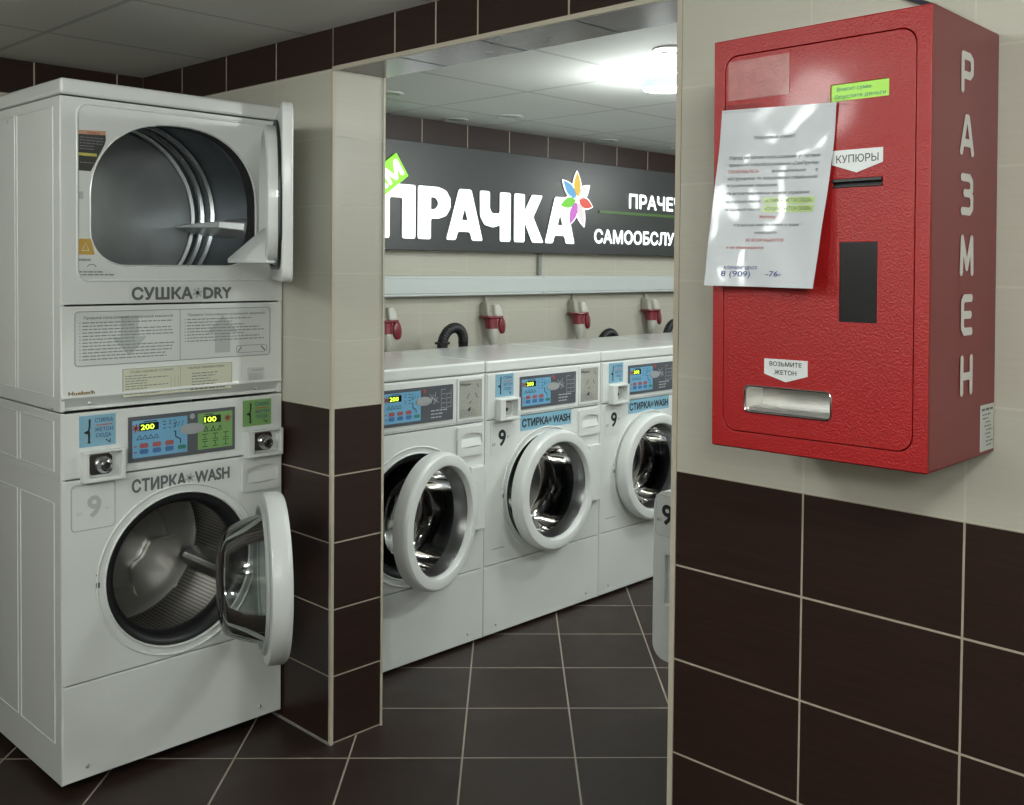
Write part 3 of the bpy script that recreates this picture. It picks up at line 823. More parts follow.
# lint scoop at the bottom of the liner
SC = [(.16, 1.478), (.53, 1.478), (.53, 1.545), (.16, 1.545)]
vs = []
for (uu, z0, z1, wd) in ((.15, 1.478, 1.52, -.030), (.22, 1.478, 1.575, -.085), (.47, 1.478, 1.60, -.130), (.54, 1.478, 1.55, -.040)):
    vs += [FRONT(uu, z1, -.008), FRONT(uu, z0 + .012, wd), FRONT(uu, z0, wd), FRONT(uu, z0, -.008)]
ln.raw(vs, [(4 * i + j, 4 * i + (j + 1) % 4, 4 * i + 4 + (j + 1) % 4, 4 * i + 4 + j) for i in range(3) for j in range(4)] + [(0, 1, 2, 3), (12, 13, 14, 15)], M['white2'])
o = ln.build('door_liner', door, piv, bevel=.003); o.location = (0, 0, 0)
sl = MB(); hs0, hs1 = dhole(-.002), dhole(-.010)
sl.tube([FRONT(a, b2, .001) for a, b2 in hs0], .006, M['black'], 8, closed=True)
o = sl.build('door_seal', door, piv); o.location = (0, 0, 0)
ca = MB(); ca.box(.088, .104, -.004, .010, 1.655, 1.672, M['chrome']); ca.box(.094, .100, .006, .024, 1.660, 1.667, M['chrome'])
o = ca.build('catch', door, piv, bevel=.001); o.location = (0, 0, 0)
door.rotation_euler.z = math.radians(61)

# ------------------------------------------------------------------ dryer behind the right wall: only its swung-back door shows
hid = thing('tumble_dryer', (2.03, 1.40, 0), 'white tumble dryer hidden behind the right wall, its swung-back door with a 9 sticker showing', 'dryer')
# local frame: u along -Y from the door's hinge side, facing +X
def HT(u, v, w): return (.66 + w, -u, v)
b = MB(T=HT); b.prism(rrect(0, .68, .03, 1.0, .01, 2), -.66, -.012, M['white']); b.build('cabinet', hid, bevel=.006)
b = MB(T=HT); b.prism(rrect(.005, .675, .05, .99, .01, 2), -.014, 0, M['white2'], [circ(.34, .46, .22, 48)]); b.build('front_panel', hid, bevel=.003)
b = MB(T=HT); b.lathe([(.222, -.010), (.21, -.012), (.001, -.011)], (.34, .46), M['dark'], 40); b.build('drum', hid)
for u in (.06, .62):
    for w in (-.06, -.6): b = MB(T=HT); b.lathe([(.018, 0), (.018, .008), (.01, .012), (.01, .035)], (2.03 * 0 + .66 + w, -u), M['black'], 12, T=lambda a, b3, w2: (a, b3, w2)); b.build('foot', hid)
HP = (.672, -.004, .0)
def DT(u, v, w): return (.672 + w, -.004 + u, v)      # opened right back: u grows to +Y, outer face looks to -X
dz0, dz1, dw = .176, .742, .624
b = MB(T=DT); b.prism(rrect(.0, dw, dz0, dz1, .055, 6), .004, .034, M['white2'], [rrect(dw - .095, dw - .047, .365, .530, .006, 2)])
b.prism(rrect(dw - .100, dw - .042, .36, .535, .006, 2), .022, .030, M['white_dim'])
do = b.build('door', hid, HP, bevel=.004)
b = MB(T=lambda u, v, w: DT(u, v, -w))
b.prism(rrect(dw - .135, dw - .008, .590, .727, .010, 3), -.0045, -.0030, M['pale'])
b.tube([b.T(a, c2, -.0028) for a, c2 in rrect(dw - .133, dw - .010, .592, .725, .010, 3)], .0012, M['faint'], 6, closed=True)
# printed side looks to -X, so reading direction runs towards -Y
TS = lambda u, v, w: DT(dw - u, v, .004 - w)
b.text('9', .056, .632, .066, .0015, M['ink'], None, .025, 'C', T=TS); b.text('до', .014, .640, .012, .0015, M['grey_text'], T=TS); b.text('кг', .105, .640, .012, .0015, M['grey_text'], T=TS)
o = b.build('load_sticker', do, HP); o.location = (0, 0, 0)

# ------------------------------------------------------------------ token change machine
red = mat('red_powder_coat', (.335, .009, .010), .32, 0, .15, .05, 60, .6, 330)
red_side = mat('red_smooth_darker', (.215, .017, .024), .38, 0, .1)  # smoother, darker red for one side and the underside of the cabinet
BX, B0, B1, BZ0, BZ1 = 1.524, .6265, 1.0149, 1.1657, 1.8772
TB = lambda u, v, w: (BX - w, u, v)        # front face looks to -X, u is world y
TBr = lambda u, v, w: (BX - w, -u, v)      # for lettering: reading direction is -y
box = thing('token_change_machine', (WX, (B0 + B1) / 2, BZ0), 'red wall-mounted token change machine lettered down its side, hung above the brown tiles', 'change machine')
box_off = Vector(box.location); box.rotation_euler.x = math.radians(-.5); box.location.y -= .003
def bbuild(mb, name, parent=box, bevel=0., seg=2, par_world=None):
    o = mb.build(name, parent, tuple(box_off), bevel, seg); o.location = (0, 0, 0); return o
ft = .004
b = MB()
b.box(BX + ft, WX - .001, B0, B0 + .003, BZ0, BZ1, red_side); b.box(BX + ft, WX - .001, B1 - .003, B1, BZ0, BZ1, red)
b.box(BX + ft, WX - .001, B0 + .003, B1 - .003, BZ0, BZ0 + .003, red_side); b.box(BX + ft, WX - .001, B0 + .003, B1 - .003, BZ1 - .003, BZ1, red)
b.box(WX - .004, WX - .001, B0 + .003, B1 - .003, BZ0 + .003, BZ1 - .003, red)
b.prism(rect(B0, B1, BZ0, BZ1), -ft, 0, red, [rrect(.650, .993, 1.194, 1.848, .026, 6)], T=TB)
bbuild(b, 'cabinet', bevel=.0018)
tray_h = rrect(.786, .948, 1.230, 1.276, .009, 4); slot_h = rect(.703, .787, 1.608, 1.622); disp_h = rect(.694, .792, 1.7475, 1.7745); blk_h = rect(.710, .774, 1.392, 1.5205)
b = MB(T=TB); b.prism(rrect(.6514, .9916, 1.1954, 1.8466, .0252, 6), -.006, -.0003, red, [tray_h, slot_h, disp_h, blk_h])
dr = bbuild(b, 'door', bevel=.0012)
b = MB(T=TB)
b.prism(rrect(.780, .954, 1.224, 1.282, .010, 3), -.060, -.006, M['steel'], [tray_h])
b.prism(rect(.780, .954, 1.224, 1.282), -.064, -.060, M['steel'])
b.prism(rect(.787, .947, 1.232, 1.238), -.058, -.010, M['steel'])
b.tube([TB(a, c2, .0002) for a, c2 in tray_h], .0016, M['chrome'], 8, closed=True)
bbuild(b, 'token_tray', dr)
b = MB(T=TB); b.prism(rect(.698, .792, 1.604, 1.626), -.012, -.008, M['ink']); b.prism(rect(.703, .787, 1.6165, 1.622), -.007, .0035, M['black']); b.prism(rect(.703, .787, 1.608, 1.6115), -.007, .002, M['black'])
bbuild(b, 'banknote_slot', dr, .001)
b = MB(T=TB); b.prism(rect(.7095, .7745, 1.3915, 1.521), -.008, -.002, mat('black_window', (.010, .010, .011), .25)); bbuild(b, 'black_window', dr, .001)
lcdg = mat('green_display', (.22, .45, .03), .35, emit=(.35, .75, .03), estr=.26)
b = MB(T=TB); b.prism(rect(.692, .794, 1.746, 1.776), -.008, -.003, lcdg)
b.text('Внесит сумм.', -.782, 1.7635, .0062, -.0026, M['greenkey'], .060, .012, T=TBr); b.text('Опустите деньги', -.786, 1.7515, .0062, -.0026, M['greenkey'], .086, .012, T=TBr)
bbuild(b, 'display', dr)
plate = mat('white_plate', (.68, .70, .70), .35, 0, .1)
b = MB(T=TBr); b.prism([(-.787, 1.668), (-.787, 1.645), (-.745, 1.631), (-.702, 1.645), (-.702, 1.668)][::-1], -.001, .0012, plate)
b.text('КУПЮРЫ', -.7445, 1.6475, .0125, .0015, M['ink'], .071, .004, 'C'); bbuild(b, 'banknote_label', dr)
b = MB(T=TBr); b.prism([(-.909, 1.325), (-.909, 1.299), (-.868, 1.287), (-.828, 1.299), (-.828, 1.325)][::-1], -.001, .0012, plate)
b.text('ВОЗЬМИТЕ', -.8685, 1.3135, .0072, .0015, M['ink'], .060, .02, 'C'); b.text('ЖЕТОН', -.8685, 1.2995, .0072, .0015, M['ink'], .041, .02, 'C'); bbuild(b, 'token_label', dr)
film = mat('worn_film', (.36, .10, .09), .32, 0, .2, .25, 60, .3, 260)
b = MB(T=TBr); b.prism(rect(-.985, -.866, 1.770, 1.838), -.001, .0008, film); b.line((-.955, 1.790), (-.93, 1.797), .006, .0012, M['redkey']); b.line((-.93, 1.797), (-.90, 1.800), .004, .0012, M['redkey']); bbuild(b, 'worn_sticker', dr)
# vertical lettering on the side, drawn with even strokes
TSd = lambda u, v, w: (u, B0 - w, v)
lt = mat('pale_lettering', (.74, .73, .71), .4)
def strokes(mb, cx, cy, w, h, segs, t):
    for p, q in segs:
        a = Vector((cx + (p[0] - .5) * w, cy + (p[1] - .5) * h)); c2 = Vector((cx + (q[0] - .5) * w, cy + (q[1] - .5) * h))
        d = (c2 - a).normalized() * t / 2; a2, c3 = a - d * .3, c2 + d * .3; [mb.flat(circ(*e, t / 2, 12), .0008 + .00005 * len(mb.f) / 3, lt, T=TSd) for e in (a, c2)]; nn = Vector((-d.y, d.x))
        mb.flat([tuple(a2 - nn), tuple(c3 - nn), tuple(c3 + nn), tuple(a2 + nn)], .0008 + .00005 * len(mb.f) / 3, lt, T=TSd)
LET = {
    'Р': [((.12, 0), (.12, 1)), ((.12, 1), (.72, 1)), ((.72, 1), (.9, .9)), ((.9, .9), (.9, .55)), ((.9, .55), (.72, .43)), ((.72, .43), (.12, .43))],
    'А': [((.03, 0), (.42, 1)), ((.42, 1), (.58, 1)), ((.58, 1), (.97, 0)), ((.18, .27), (.82, .27))],
    'З': [((.08, 1), (.7, 1)), ((.7, 1), (.88, .88)), ((.88, .88), (.88, .65)), ((.88, .65), (.72, .54)), ((.72, .54), (.3, .54)), ((.72, .54), (.9, .42)), ((.9, .42), (.9, .12)), ((.9, .12), (.72, 0)), ((.72, 0), (.08, 0))],
    'М': [((.04, 0), (.10, 1)), ((.10, 1), (.5, .15)), ((.5, .15), (.90, 1)), ((.90, 1), (.96, 0))],
    'Е': [((.88, 1), (.3, 1)), ((.3, 1), (.14, .88)), ((.14, .88), (.14, .12)), ((.14, .12), (.3, 0)), ((.3, 0), (.88, 0)), ((.14, .5), (.8, .5))],
    'Н': [((.1, 0), (.1, 1)), ((.9, 0), (.9, 1)), ((.1, .47), (.9, .47))]}
for ch, cz in zip('РАЗМЕН', (1.792, 1.693, 1.598, 1.500, 1.404, 1.306)):
    b = MB(); strokes(b, 1.661 + (1.79 - cz) * .025, cz, .049, .054, LET[ch], .0128); bbuild(b, 'letter')
b = MB(T=TSd); b.prism(rect(1.738, 1.798, 1.172, 1.250), 0, .0008, M['pale'])
b.words(1.742, 1.794, 1.240, .004, .0012, M['grey_text'])
for i in range(9): b.words(random.uniform(1.742, 1.766), 1.794, 1.232 - i * .0065, .0026, .0012, M['grey_line'], fill=random.uniform(.5, 1))
bbuild(b, 'type_plate')
b = MB(); b.tube([(1.775, .66, 1.872), (1.778, .68, 1.905), (1.788, .74, 1.945), (1.797, .80, 1.975), (1.799, .83, 2.03), (1.799, .835, ZC)], .005, mat('cable_sheath', (.03, .03, .05), .4), 8)
bbuild(b, 'power_cable')

# paper notice in a plastic pocket taped on the front
pap = mat('laminated_paper', (.53, .55, .58), .48, 0, .28, .03, 30)
def PT(a, b2, w):                          # a: 0 left..1 right, b2: 0 top..1 bottom
    y = (.997 + (1.009 - .997) * b2) * (1 - a) + (.781 + (.798 - .781) * b2) * a
    z = (1.753 + (1.447 - 1.753) * b2) * (1 - a) + (1.746 + (1.446 - 1.746) * b2) * a
    bul = .030 * b2 ** 1.7 + .004 * math.sin(a * 5 + b2 * 3) * min(1, b2 * 4) + .0010 * math.sin(a * 13 - b2 * 7) * min(1, b2 * 5) + .0005 * math.sin(b2 * 19 + a * 8)
    bul += .006 * (a - .5) ** 2 * b2
    return (BX - .0045 - bul - w, y, z)
b = MB(); na, nb = 40, 56
vs = [PT(i / na, j / nb, 0) for j in range(nb + 1) for i in range(na + 1)]
b.raw(vs, [(j * (na + 1) + i, j * (na + 1) + i + 1, (j + 1) * (na + 1) + i + 1, (j + 1) * (na + 1) + i) for j in range(nb) for i in range(na)], pap)
PTT = lambda u, v, w: PT(u, 1 - v, w)
def pl(t, b2, m, h=.013, al='C', x=.5, wd=None, bold=.005): b.text(t, x, 1 - b2, h * 1.25, .0012, m, wd, bold, al, T=PTT)
hl = mat('green_highlighter', (.42, .58, .18), .3, 0, .8)
ink = mat('notice_ink', (.10, .11, .13), .4); 
pl('Уважаемый клиент!', .175, ink, .016, wd=.36, bold=.004)
for t, y, wdt in (('Перед началом пользования услугами', .285, .78), ('прачечной самообслуживания «СамПрачка»', .325, .78), ('инструкциями по пользованию стиральными', .402, .78)):
    pl(t, y, ink, .015, 'L', .12, wdt)
pl('ОЗНАКОМЬТЕСЬ', .363, M['ink_red'], .014, 'L', .12, .27); pl('внимательно      с', .363, ink, .014, 'L', .50, .40)
pl('и сушильными машинами.', .440, ink, .014, 'L', .12, .44)
pl('На автоматизированных панелях управления:', .485, ink, .014, 'L', .12, .73)
for y, t, q in ((.530, 'на стиральной машине', '«СТИРКА, ЖЕТОН СЮДА»'), (.575, 'на сушильной машине', '«СУШКА, ЖЕТОН СЮДА»')):
    pl(t, y, ink, .013, 'L', .12, .31)
    bl = 8; vs = [PT(.455 + (.90 - .455) * i / bl, y + d2, .0008) for i in range(bl + 1) for d2 in (-.027, .010)]
    b.raw(vs, [(2 * i, 2 * i + 2, 2 * i + 3, 2 * i + 1) for i in range(bl)], hl)
    pl(q, y, ink, .016, 'L', .47, .41, .006)
pl('Жетоны', .618, M['ink_red'], .014, wd=.14)
pl('опущенные вместо стирки в сушку', .662, ink, .013, wd=.58); pl('«наоборот»', .705, ink, .013, wd=.20)
pl('НЕ ВОЗВРАЩАЮТСЯ', .748, M['ink_red'], .013, wd=.34); pl('и не обмениваются', .790, M['ink_red'], .013, 'L', .17, wd=.33)
pl('КЛИНИНГ ЦЕНТР', .905, M['ink_blue'], .015, 'L', .17, .30, .01)
pl('8 (909)', .945, M['ink_blue'], .026, 'L', .15, .26); pl('-76-', .940, M['ink_blue'], .024, 'L', .56, .14)
no = b.build('paper_notice', None, sharp=60)
tag(no, 'white laminated paper notice taped to the front of the red machine, bottom curling away', 'notice')
tape = glass('clear_tape', (.93, .94, .95), 1.5)
b = MB(); vs = [(BX - .0056, .995, 1.748), (BX - .0056, .92, 1.745), (BX - .0012, .92, 1.760), (BX - .0012, .995, 1.763)]
vs2 = [(BX - .0056, .80, 1.740), (BX - .0056, .765, 1.738), (BX - .0012, .758, 1.752), (BX - .0012, .80, 1.757)]
b.raw(vs, [(0, 1, 2, 3)], tape); b.build('clear_tape', no)
b = MB(); b.raw(vs2, [(0, 1, 2, 3)], tape); b.build('clear_tape', no)

# ------------------------------------------------------------------ illuminated sign on the back wall
SYF = 3.735                                # front face of the sign board
TG = lambda u, v, w: (u, SYF - w, v)
sign = thing('illuminated_sign', (4.0, Y_BACK, 1.546), 'long dark grey sign with glowing white letters and a coloured flower on the back wall', 'sign')
so = Vector(sign.location)
def sbuild(mb, name, bevel=0., parent=sign):
    o = mb.build(name, parent, tuple(so), bevel); o.location = (0, 0, 0); return o
board = mat('sign_board', (.040, .044, .046), .36, 0, 0, .06, 2)
b = MB(); b.box(2.02, 6.4, SYF, Y_BACK, 1.546, 2.060, board); sbuild(b, 'board', .003)
glow = mat('letter_glow', (.9, .92, .92), .4, emit=(.94, 1, 1), estr=.95)
glow2 = mat('small_letter_glow', (.9, .92, .92), .4, emit=(.94, 1, 1), estr=.9)
LT = [
    ([(2.86, 1.60), (2.86, 1.853), (3.100, 1.853), (3.100, 1.60), (3.018, 1.60), (3.018, 1.79), (2.942, 1.79), (2.942, 1.60)], []),
    ([(3.108, 1.60), (3.108, 1.853), (3.24, 1.853), (3.292, 1.838), (3.320, 1.80), (3.320, 1.755), (3.292, 1.716), (3.24, 1.700), (3.192, 1.700), (3.192, 1.60)], [[(3.192, 1.803), (3.220, 1.800), (3.237, 1.783), (3.237, 1.765), (3.220, 1.746), (3.192, 1.743)]]),
    ([(3.288, 1.60), (3.372, 1.853), (3.457, 1.853), (3.539, 1.60), (3.463, 1.60), (3.449, 1.642), (3.366, 1.642), (3.352, 1.60)], [[(3.412, 1.757), (3.434, 1.700), (3.392, 1.700)]]),
    ([(3.511, 1.853), (3.583, 1.853), (3.583, 1.765), (3.600, 1.742), (3.656, 1.744), (3.656, 1.853), (3.736, 1.853), (3.736, 1.60), (3.658, 1.60), (3.658, 1.684), (3.61, 1.670), (3.545, 1.682), (3.514, 1.725)], []),
    ([(3.757, 1.60), (3.757, 1.853), (3.838, 1.853), (3.838, 1.765), (3.893, 1.853), (3.979, 1.853), (3.905, 1.735), (3.988, 1.60), (3.897, 1.60), (3.838, 1.705), (3.838, 1.60)], []),
    ([(3.992, 1.60), (4.072, 1.853), (4.160, 1.853), (4.240, 1.60), (4.166, 1.60), (4.152, 1.642), (4.072, 1.642), (4.057, 1.60)], [[(4.115, 1.757), (4.137, 1.700), (4.096, 1.700)]])]
for pts, holes in LT:
    b = MB(T=TG); cx = sum(p[0] for p in pts) / len(pts); pts = [(cx + (p[0] - cx) * .975 - .004, p[1]) for p in pts]; holes = [[(cx + (p[0] - cx) * .975 - .004, p[1]) for p in h] for h in holes]
    b.prism(roundpoly(pts, .012), 0, .006, glow, [roundpoly(h, .006) for h in holes], m_side=M['pale']); sbuild(b, 'letter')
def emis(n, c, s=1.): return mat(n, c, .4, emit=c, estr=s)
petal_cols = [('yellow', (4.247, 2.004), (.95, .62, .08)), ('blue', (4.129, 1.948), (.16, .48, .85)), ('white', (4.353, 1.930), (.95, .95, .95)), ('red', (4.381, 1.812), (.85, .12, .08)), ('pale', (4.311, 1.698), (.95, .85, .88)), ('magenta', (4.187, 1.704), (.72, .18, .72)), ('green', (4.107, 1.807), (.22, .75, .06))]
fc = Vector((4.250, 1.846))
def leaf(tip, k, wd):
    t = Vector(tip) - fc; L = t.length; d = t / L; nn = Vector((-d.y, d.x)); st = fc + d * .004
    P = []
    for i in range(11): x = i / 10; P.append(tuple(st + d * L * (x * k + (1 - k) * .5) + nn * wd * math.sin(PI * x ** .85) ** .9))
    for i in range(9, 0, -1): x = i / 10; P.append(tuple(st + d * L * (x * k + (1 - k) * .5) - nn * wd * math.sin(PI * x ** .85) ** .9))
    return P
for nme, tip, col in petal_cols:
    b = MB(T=TG); b.prism(leaf(tip, 1., .036), .004, .0085, glow2); b.prism(leaf(tip, .88, .029), .008, .0095, mat('petal_' + nme, tuple(c * .45 for c in col), .5, emit=col, estr=.42)); sbuild(b, 'petal')
b = MB(T=TG); b.text('ПРАЧЕЧНАЯ', 4.720, 1.824, .080, .004, glow2, .80, .03); sbuild(b, 'small_lettering')
b = MB(T=TG); b.text('САМООБСЛУЖИВАНИЯ', 4.406, 1.612, .074, .004, glow2, 1.36, .03); sbuild(b, 'small_lettering')
b = MB(T=TG); b.prism(rect(4.445, 5.6, 1.781, 1.798), 0, .006, mat('green_stripe', (.06, .13, .035), .4, emit=(.2, .5, .1), estr=.05)); sbuild(b, 'green_stripe')
# tilted green tag at the upper left
e1 = Vector((.814, .580)); e2 = Vector((-.580, .814)); q0 = Vector((3.044, 1.893))       # q0: right lower corner
Lg, Hg = .33, .124
b = MB(T=TG); P = [q0, q0 + e2 * Hg, q0 + e2 * Hg - e1 * Lg, q0 - e1 * Lg]
b.prism([tuple(p) for p in P], .004, .012, emis('green_tag', (.22, .75, .02), .6))
bs = q0 - e1 * (Lg - .02) + e2 * .026
b.text('САМ', bs.x, bs.y, .074, .0135, glow2, .29, .04, rot=math.atan2(e1.y, e1.x)); sbuild(b, 'green_tag')

# cable trunking under the sign
tr = mat('trunking_plastic', (.56, .60, .60), .35)
b = MB(); b.box(2.005, 4.0, 3.742, Y_BACK, 1.325, 1.424, tr); b.box(4.002, 6.6, 3.742, Y_BACK, 1.325, 1.424, tr); b.box(2.005, 6.6, 3.738, 3.75, 1.337, 1.412, tr)
tag(b.build('cable_trunking', None, bevel=.004), 'white horizontal cable trunking along the back wall below the dark sign', 'trunking')
b = MB(); b.box(4.018, 4.042, 3.795, Y_BACK, 1.424, 1.546, mat('grey_conduit', (.26, .27, .26), .5))
tag(b.build('cable_conduit', None, bevel=.003), 'short grey upright conduit joining the sign to the white trunking', 'conduit')

# ------------------------------------------------------------------ red power sockets and their plugs
sgrey = mat('socket_grey', (.37, .36, .30), .4); sred = mat('socket_red', (.20, .014, .026), .35, 0, .2); swhite = mat('plug_white', (.52, .52, .46), .35)
def make_socket(x):
    r = thing('power_socket', (x, Y_BACK, 1.16), 'x', 'power socket', 'red sockets on the back wall')
    # tapered housing on the wall
    def ring(cx, cy, hx, hy, z, rr=.012): return [(a, b2, z) for a, b2 in rrect(cx - hx, cx + hx, cy - hy, cy + hy, min(rr, hx * .9, hy * .9), 3)]
    def loft(mb, rings, m):
        n = len(rings[0]); vs = [p for q in rings for p in q]
        mb.raw(vs, [(k * n + i, k * n + (i + 1) % n, (k + 1) * n + (i + 1) % n, (k + 1) * n + i) for k in range(len(rings) - 1) for i in range(n)] + [tuple(range(n)), tuple((len(rings) - 1) * n + i for i in range(n))], m)
    b = MB(); loft(b, [ring(0, -.03, .030, .028, .130), ring(0, -.036, .036, .035, .115), ring(0, -.040, .037, .039, .065), ring(.006, -.05, .040, .042, .048)], sgrey)
    b.tube([(0, -.022, .128), (0, -.022, .150), (0, -.018, .166)], .010, sgrey, 10)
    b.build('housing', r, bevel=.002)
    b = MB(); loft(b, [ring(.030, -.066, .022, .030, .118), ring(.034, -.072, .030, .034, .090), ring(.038, -.078, .032, .034, .052)], swhite); b.build('cover', r, bevel=.003)
    b = MB(); loft(b, [ring(.012, -.060, .066, .050, .052, .016), ring(.012, -.062, .068, .052, .042, .016), ring(.006, -.064, .043, .040, .038, .03), ring(.004, -.070, .038, .036, .004, .03), ring(.004, -.074, .038, .036, -.022, .03)], sred)
    b.build('collar', r, bevel=.002)
    b = MB(); c0 = Vector((.070, -.098, -.005))
    vs = []; nseg = 24
    ax = Vector((.35, -.93, .10)).normalized(); u = ax.cross(Vector((0, 0, 1))).normalized(); v = u.cross(ax)
    for w, rr in ((-.010, .036), (-.008, .041), (.006, .041), (.010, .034), (.012, .001)):
        for i in range(nseg): a = 2 * PI * i / nseg; vs.append(c0 + ax * w + u * rr * math.cos(a) + v * rr * 1.18 * math.sin(a))
    b.raw(vs, [(k * nseg + i, k * nseg + (i + 1) % nseg, (k + 1) * nseg + (i + 1) % nseg, (k + 1) * nseg + i) for k in range(4) for i in range(nseg)] + [tuple(range(nseg))], sred)
    b.tube([(.040, -.080, .046), (.060, -.092, .040), (.070, -.098, .030)], .009, sred, 8)
    b.build('flap_lid', r)
    b = MB(); loft(b, [ring(.006, -.074, .033, .030, -.010, .028), ring(.008, -.078, .034, .032, -.03, .028), ring(.010, -.080, .034, .032, -.09, .028), ring(.010, -.080, .016, .016, -.12, .014)], swhite)
    pts = [(.010, -.080, -.115), (.010, -.080, -.16), (0, -.085, -.30), (0, -.10, -.55), (0, -.12, -.80)]
    b.tube(pts, .008, M['black'], 8); b.build('plug', r)
    return r
s0 = make_socket(2.935); s0.scale = (.82, .82, .88); s0.location.z = 1.172
labels = ('red wall socket with white plug half hidden by the tiled pillar, leftmost of the row', 'red wall socket with open flap to the right of the fully visible black hose', 'third red wall socket from the tiled pillar, behind the middle washing machine', 'red wall socket next to the edge of the right wall, rightmost of the row')
s0['label'] = labels[0]
for x, lb in zip((3.622, 4.300, 4.975), labels[1:]):
    r = copy_tree(s0); r.location.x = x; r['label'] = lb
hose_m = mat('black_hose', (.014, .014, .015), .42)
def make_hose(x, zt, label):
    b = MB(); pts = []; rad = []
    N = 60
    for i in range(N + 1):
        a = PI * i / N
        pts.append((-.066 * math.cos(a), -.012 * math.sin(a), .072 * math.sin(a))); rad.append(.0235 + (.002 if i % 3 == 0 else 0))
    pre = [(-.066, 0, -zt + .02 + (zt - .03) * i / 6) for i in range(6)]; post = [(.066, .0, -.01 - (zt - .05) * i / 6) for i in range(6)]
    b.tube(pre + pts + post, [.0235] * 6 + rad + [.0235] * 6, hose_m, 12)
    b.lathe([(.024, -.004), (.036, -.004), (.036, .006), (.024, .008)], (-.066, 0), hose_m, 20, T=lambda a, c2, w: (a, c2, w))
    o = b.build('drain_hose'); o.location = (x, 3.62, zt); return tag(o, label, 'hose', 'black hoses behind the washing machines')
make_hose(3.238, 1.106, 'black hose arch rising behind the washing machine next to the pillar')
make_hose(4.40, 1.035, 'top of a black hose just showing behind the right washing machine')
make_hose(5.02, 1.070, 'black hose bend beside the socket at the edge of the right wall')

# ------------------------------------------------------------------ ceiling lights of the back room
trim_m = mat('spot_trim', (.56, .58, .56), .4); lens_m = mat('spot_lens', (.36, .37, .36), .35)
TD = lambda u, v, w: (u, v, -w)            # looking down from the ceiling
def make_spot(x, y):
    r = thing('ceiling_spotlight', (x, y, ZC), 'x', 'ceiling light', 'unlit spotlights in the back ceiling')
    b = MB(T=TD); b.lathe([(.066, 0), (.064, .003), (.058, .005), (.048, .005), (.042, .002), (.042, .0005)], (0, 0), trim_m, 36); b.build('trim_ring', r)
    b = MB(T=TD); b.lathe([(.042, .001), (.03, .0025), (.001, .003)], (0, 0), lens_m, 24); b.build('lens', r)
    return r
sp0 = make_spot(2.640, 3.365); sp0['label'] = 'small round ceiling spotlight near the tiled pillar, leftmost in the back room'
for x, y, lb in ((3.425, 3.44, 'round ceiling spotlight above the middle of the sign, the widest white ring'), (3.33, 3.72, 'small flat ceiling spotlight close to the wall above the sign letters'), (4.43, 3.67, 'small round ceiling spotlight near the back wall above the flower'), (4.95, 3.54, 'small round ceiling spotlight at the edge of the right wall, farthest back'), (2.714, 1.976, 'round ceiling spotlight just above the glowing lamp')):
    r = copy_tree(sp0); r.location = (x, y, ZC); r['label'] = lb
lamp = thing('glowing_lamp', (3.044, 2.240, ZC), 'glowing ceiling lamp with a glass rim at the edge of the right wall', 'ceiling light')
b = MB(T=TD); b.lathe([(.075, 0), (.075, .006), (.062, .012), (.055, .006), (.054, .0)], (0, 0), trim_m, 36); b.build('trim_ring', lamp)
gl_e = mat('lamp_glow', (1, 1, 1), .4, emit=(.93, 1, .97), estr=22)
b = MB(T=TD); b.lathe([(.056, .004), (.074, .018), (.078, .036), (.066, .054), (.036, .064), (.001, .066)], (0, 0), gl_e, 32); b.build('bulb', lamp)
b = MB(T=TD); b.lathe([(.082, .014), (.092, .022), (.095, .038), (.090, .054), (.084, .058), (.080, .05), (.079, .026)], (0, 0), mat('crystal_rim', (.75, .9, .9), .2, emit=(.75, 1, 1), estr=.5), 14, close=True); b.build('glass_rim', lamp)  # rim's own emission stands in for bulb light caught in the glass

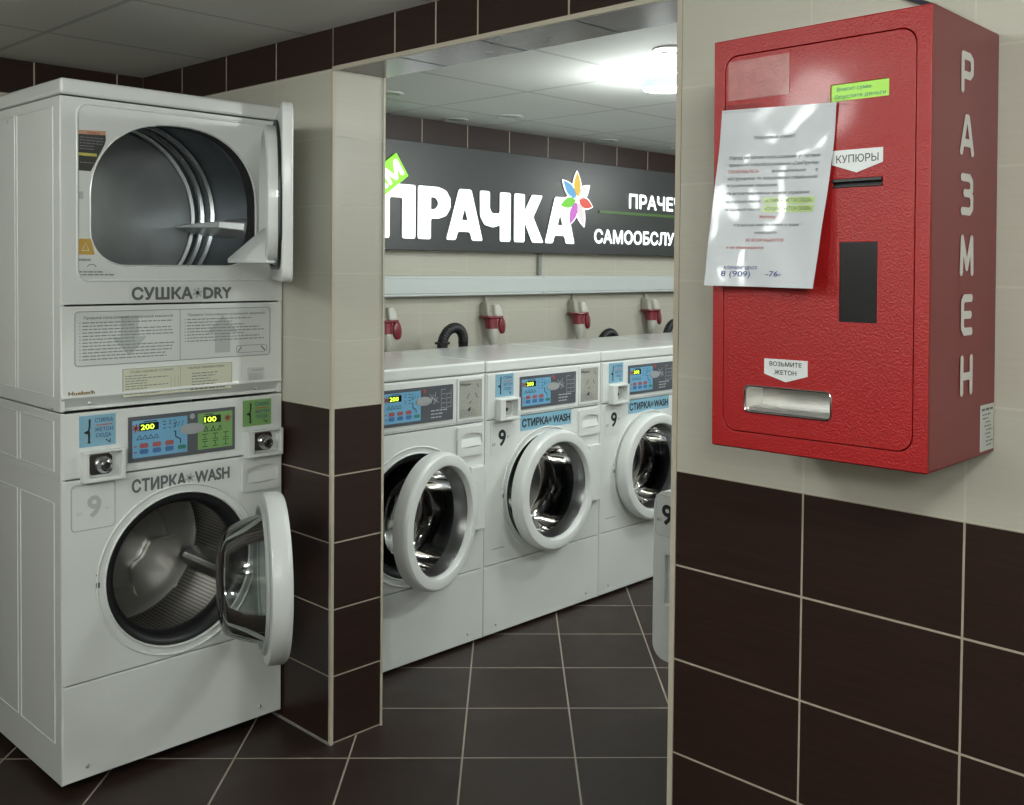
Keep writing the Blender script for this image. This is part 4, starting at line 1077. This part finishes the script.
# ------------------------------------------------------------------ light
def area(name, loc, rot, size, power, col=(.95, 1, .955)):
    l = bpy.data.lights.new(name, 'AREA'); l.energy = power; l.size = size; l.color = col; l.shape = 'DISK'
    o = bpy.data.objects.new(name, l); C.objects.link(o); o.location = loc; o.rotation_euler = rot; return o
def point(name, loc, power, rad=.06, col=(.95, 1, .965)):
    l = bpy.data.lights.new(name, 'POINT'); l.energy = power; l.shadow_soft_size = rad; l.color = col
    o = bpy.data.objects.new(name, l); C.objects.link(o); o.location = loc; return o
point('front_room_light', (-.28, 1.78, 2.06), 20, .12)
point('front_room_light', (.30, -.15, 2.04), 23, .12)
point('front_room_light', (-1.1, -.9, 2.00), 47, .15)  # unseen fill behind the viewer, added for even frontal light
point('front_room_light', (-1.2, 1.1, 2.04), 22, .12)
point('back_room_light', (3.03, 2.255, 2.07), 13, .06)
for x, y, p in ((4.3, 1.7, 24), (3.0, .5, 26), (5.6, 2.5, 16), (5.0, .3, 26)): point('back_room_light', (x, y, 2.03), p, .08)  # fill lights added out of view to brighten the back room
wd = bpy.data.worlds.new('world'); bpy.context.scene.world = wd; wd.use_nodes = True
wd.node_tree.nodes['Background'].inputs[0].default_value = (.05, .05, .05, 1)

# ------------------------------------------------------------------ camera
cd = bpy.data.cameras.new('camera'); cam = bpy.data.objects.new('camera', cd); C.objects.link(cam)
yaw, pitch, roll = .7601, .0284, .0098
cyw, syw = math.cos(yaw), math.sin(yaw); cp, sp_ = math.cos(pitch), math.sin(pitch)
fwd = Vector((cyw * cp, syw * cp, -sp_)); right = Vector((syw, -cyw, 0)); up = right.cross(fwd)
r2 = right * math.cos(roll) + up * math.sin(roll); u2 = -right * math.sin(roll) + up * math.cos(roll)
Mx = Matrix((r2, u2, -fwd)).transposed().to_4x4(); Mx.translation = (0, 0, 1.4787)
cam.matrix_world = Mx
cd.sensor_fit = 'HORIZONTAL'; cd.sensor_width = 36; cd.lens = 1014.8243 * 36 / 1024
cd.shift_x = -(535.5 - 512) / 1024; cd.shift_y = (294.3304 - 402.5) / 1024
cd.clip_start = .02
S = bpy.context.scene; S.camera = cam
S.view_settings.view_transform = 'Standard'; S.view_settings.look = 'None'; S.view_settings.exposure = .42
S.cycles.max_bounces = 10; S.cycles.transparent_max_bounces = 12
S.cycles.sample_clamp_indirect = 6
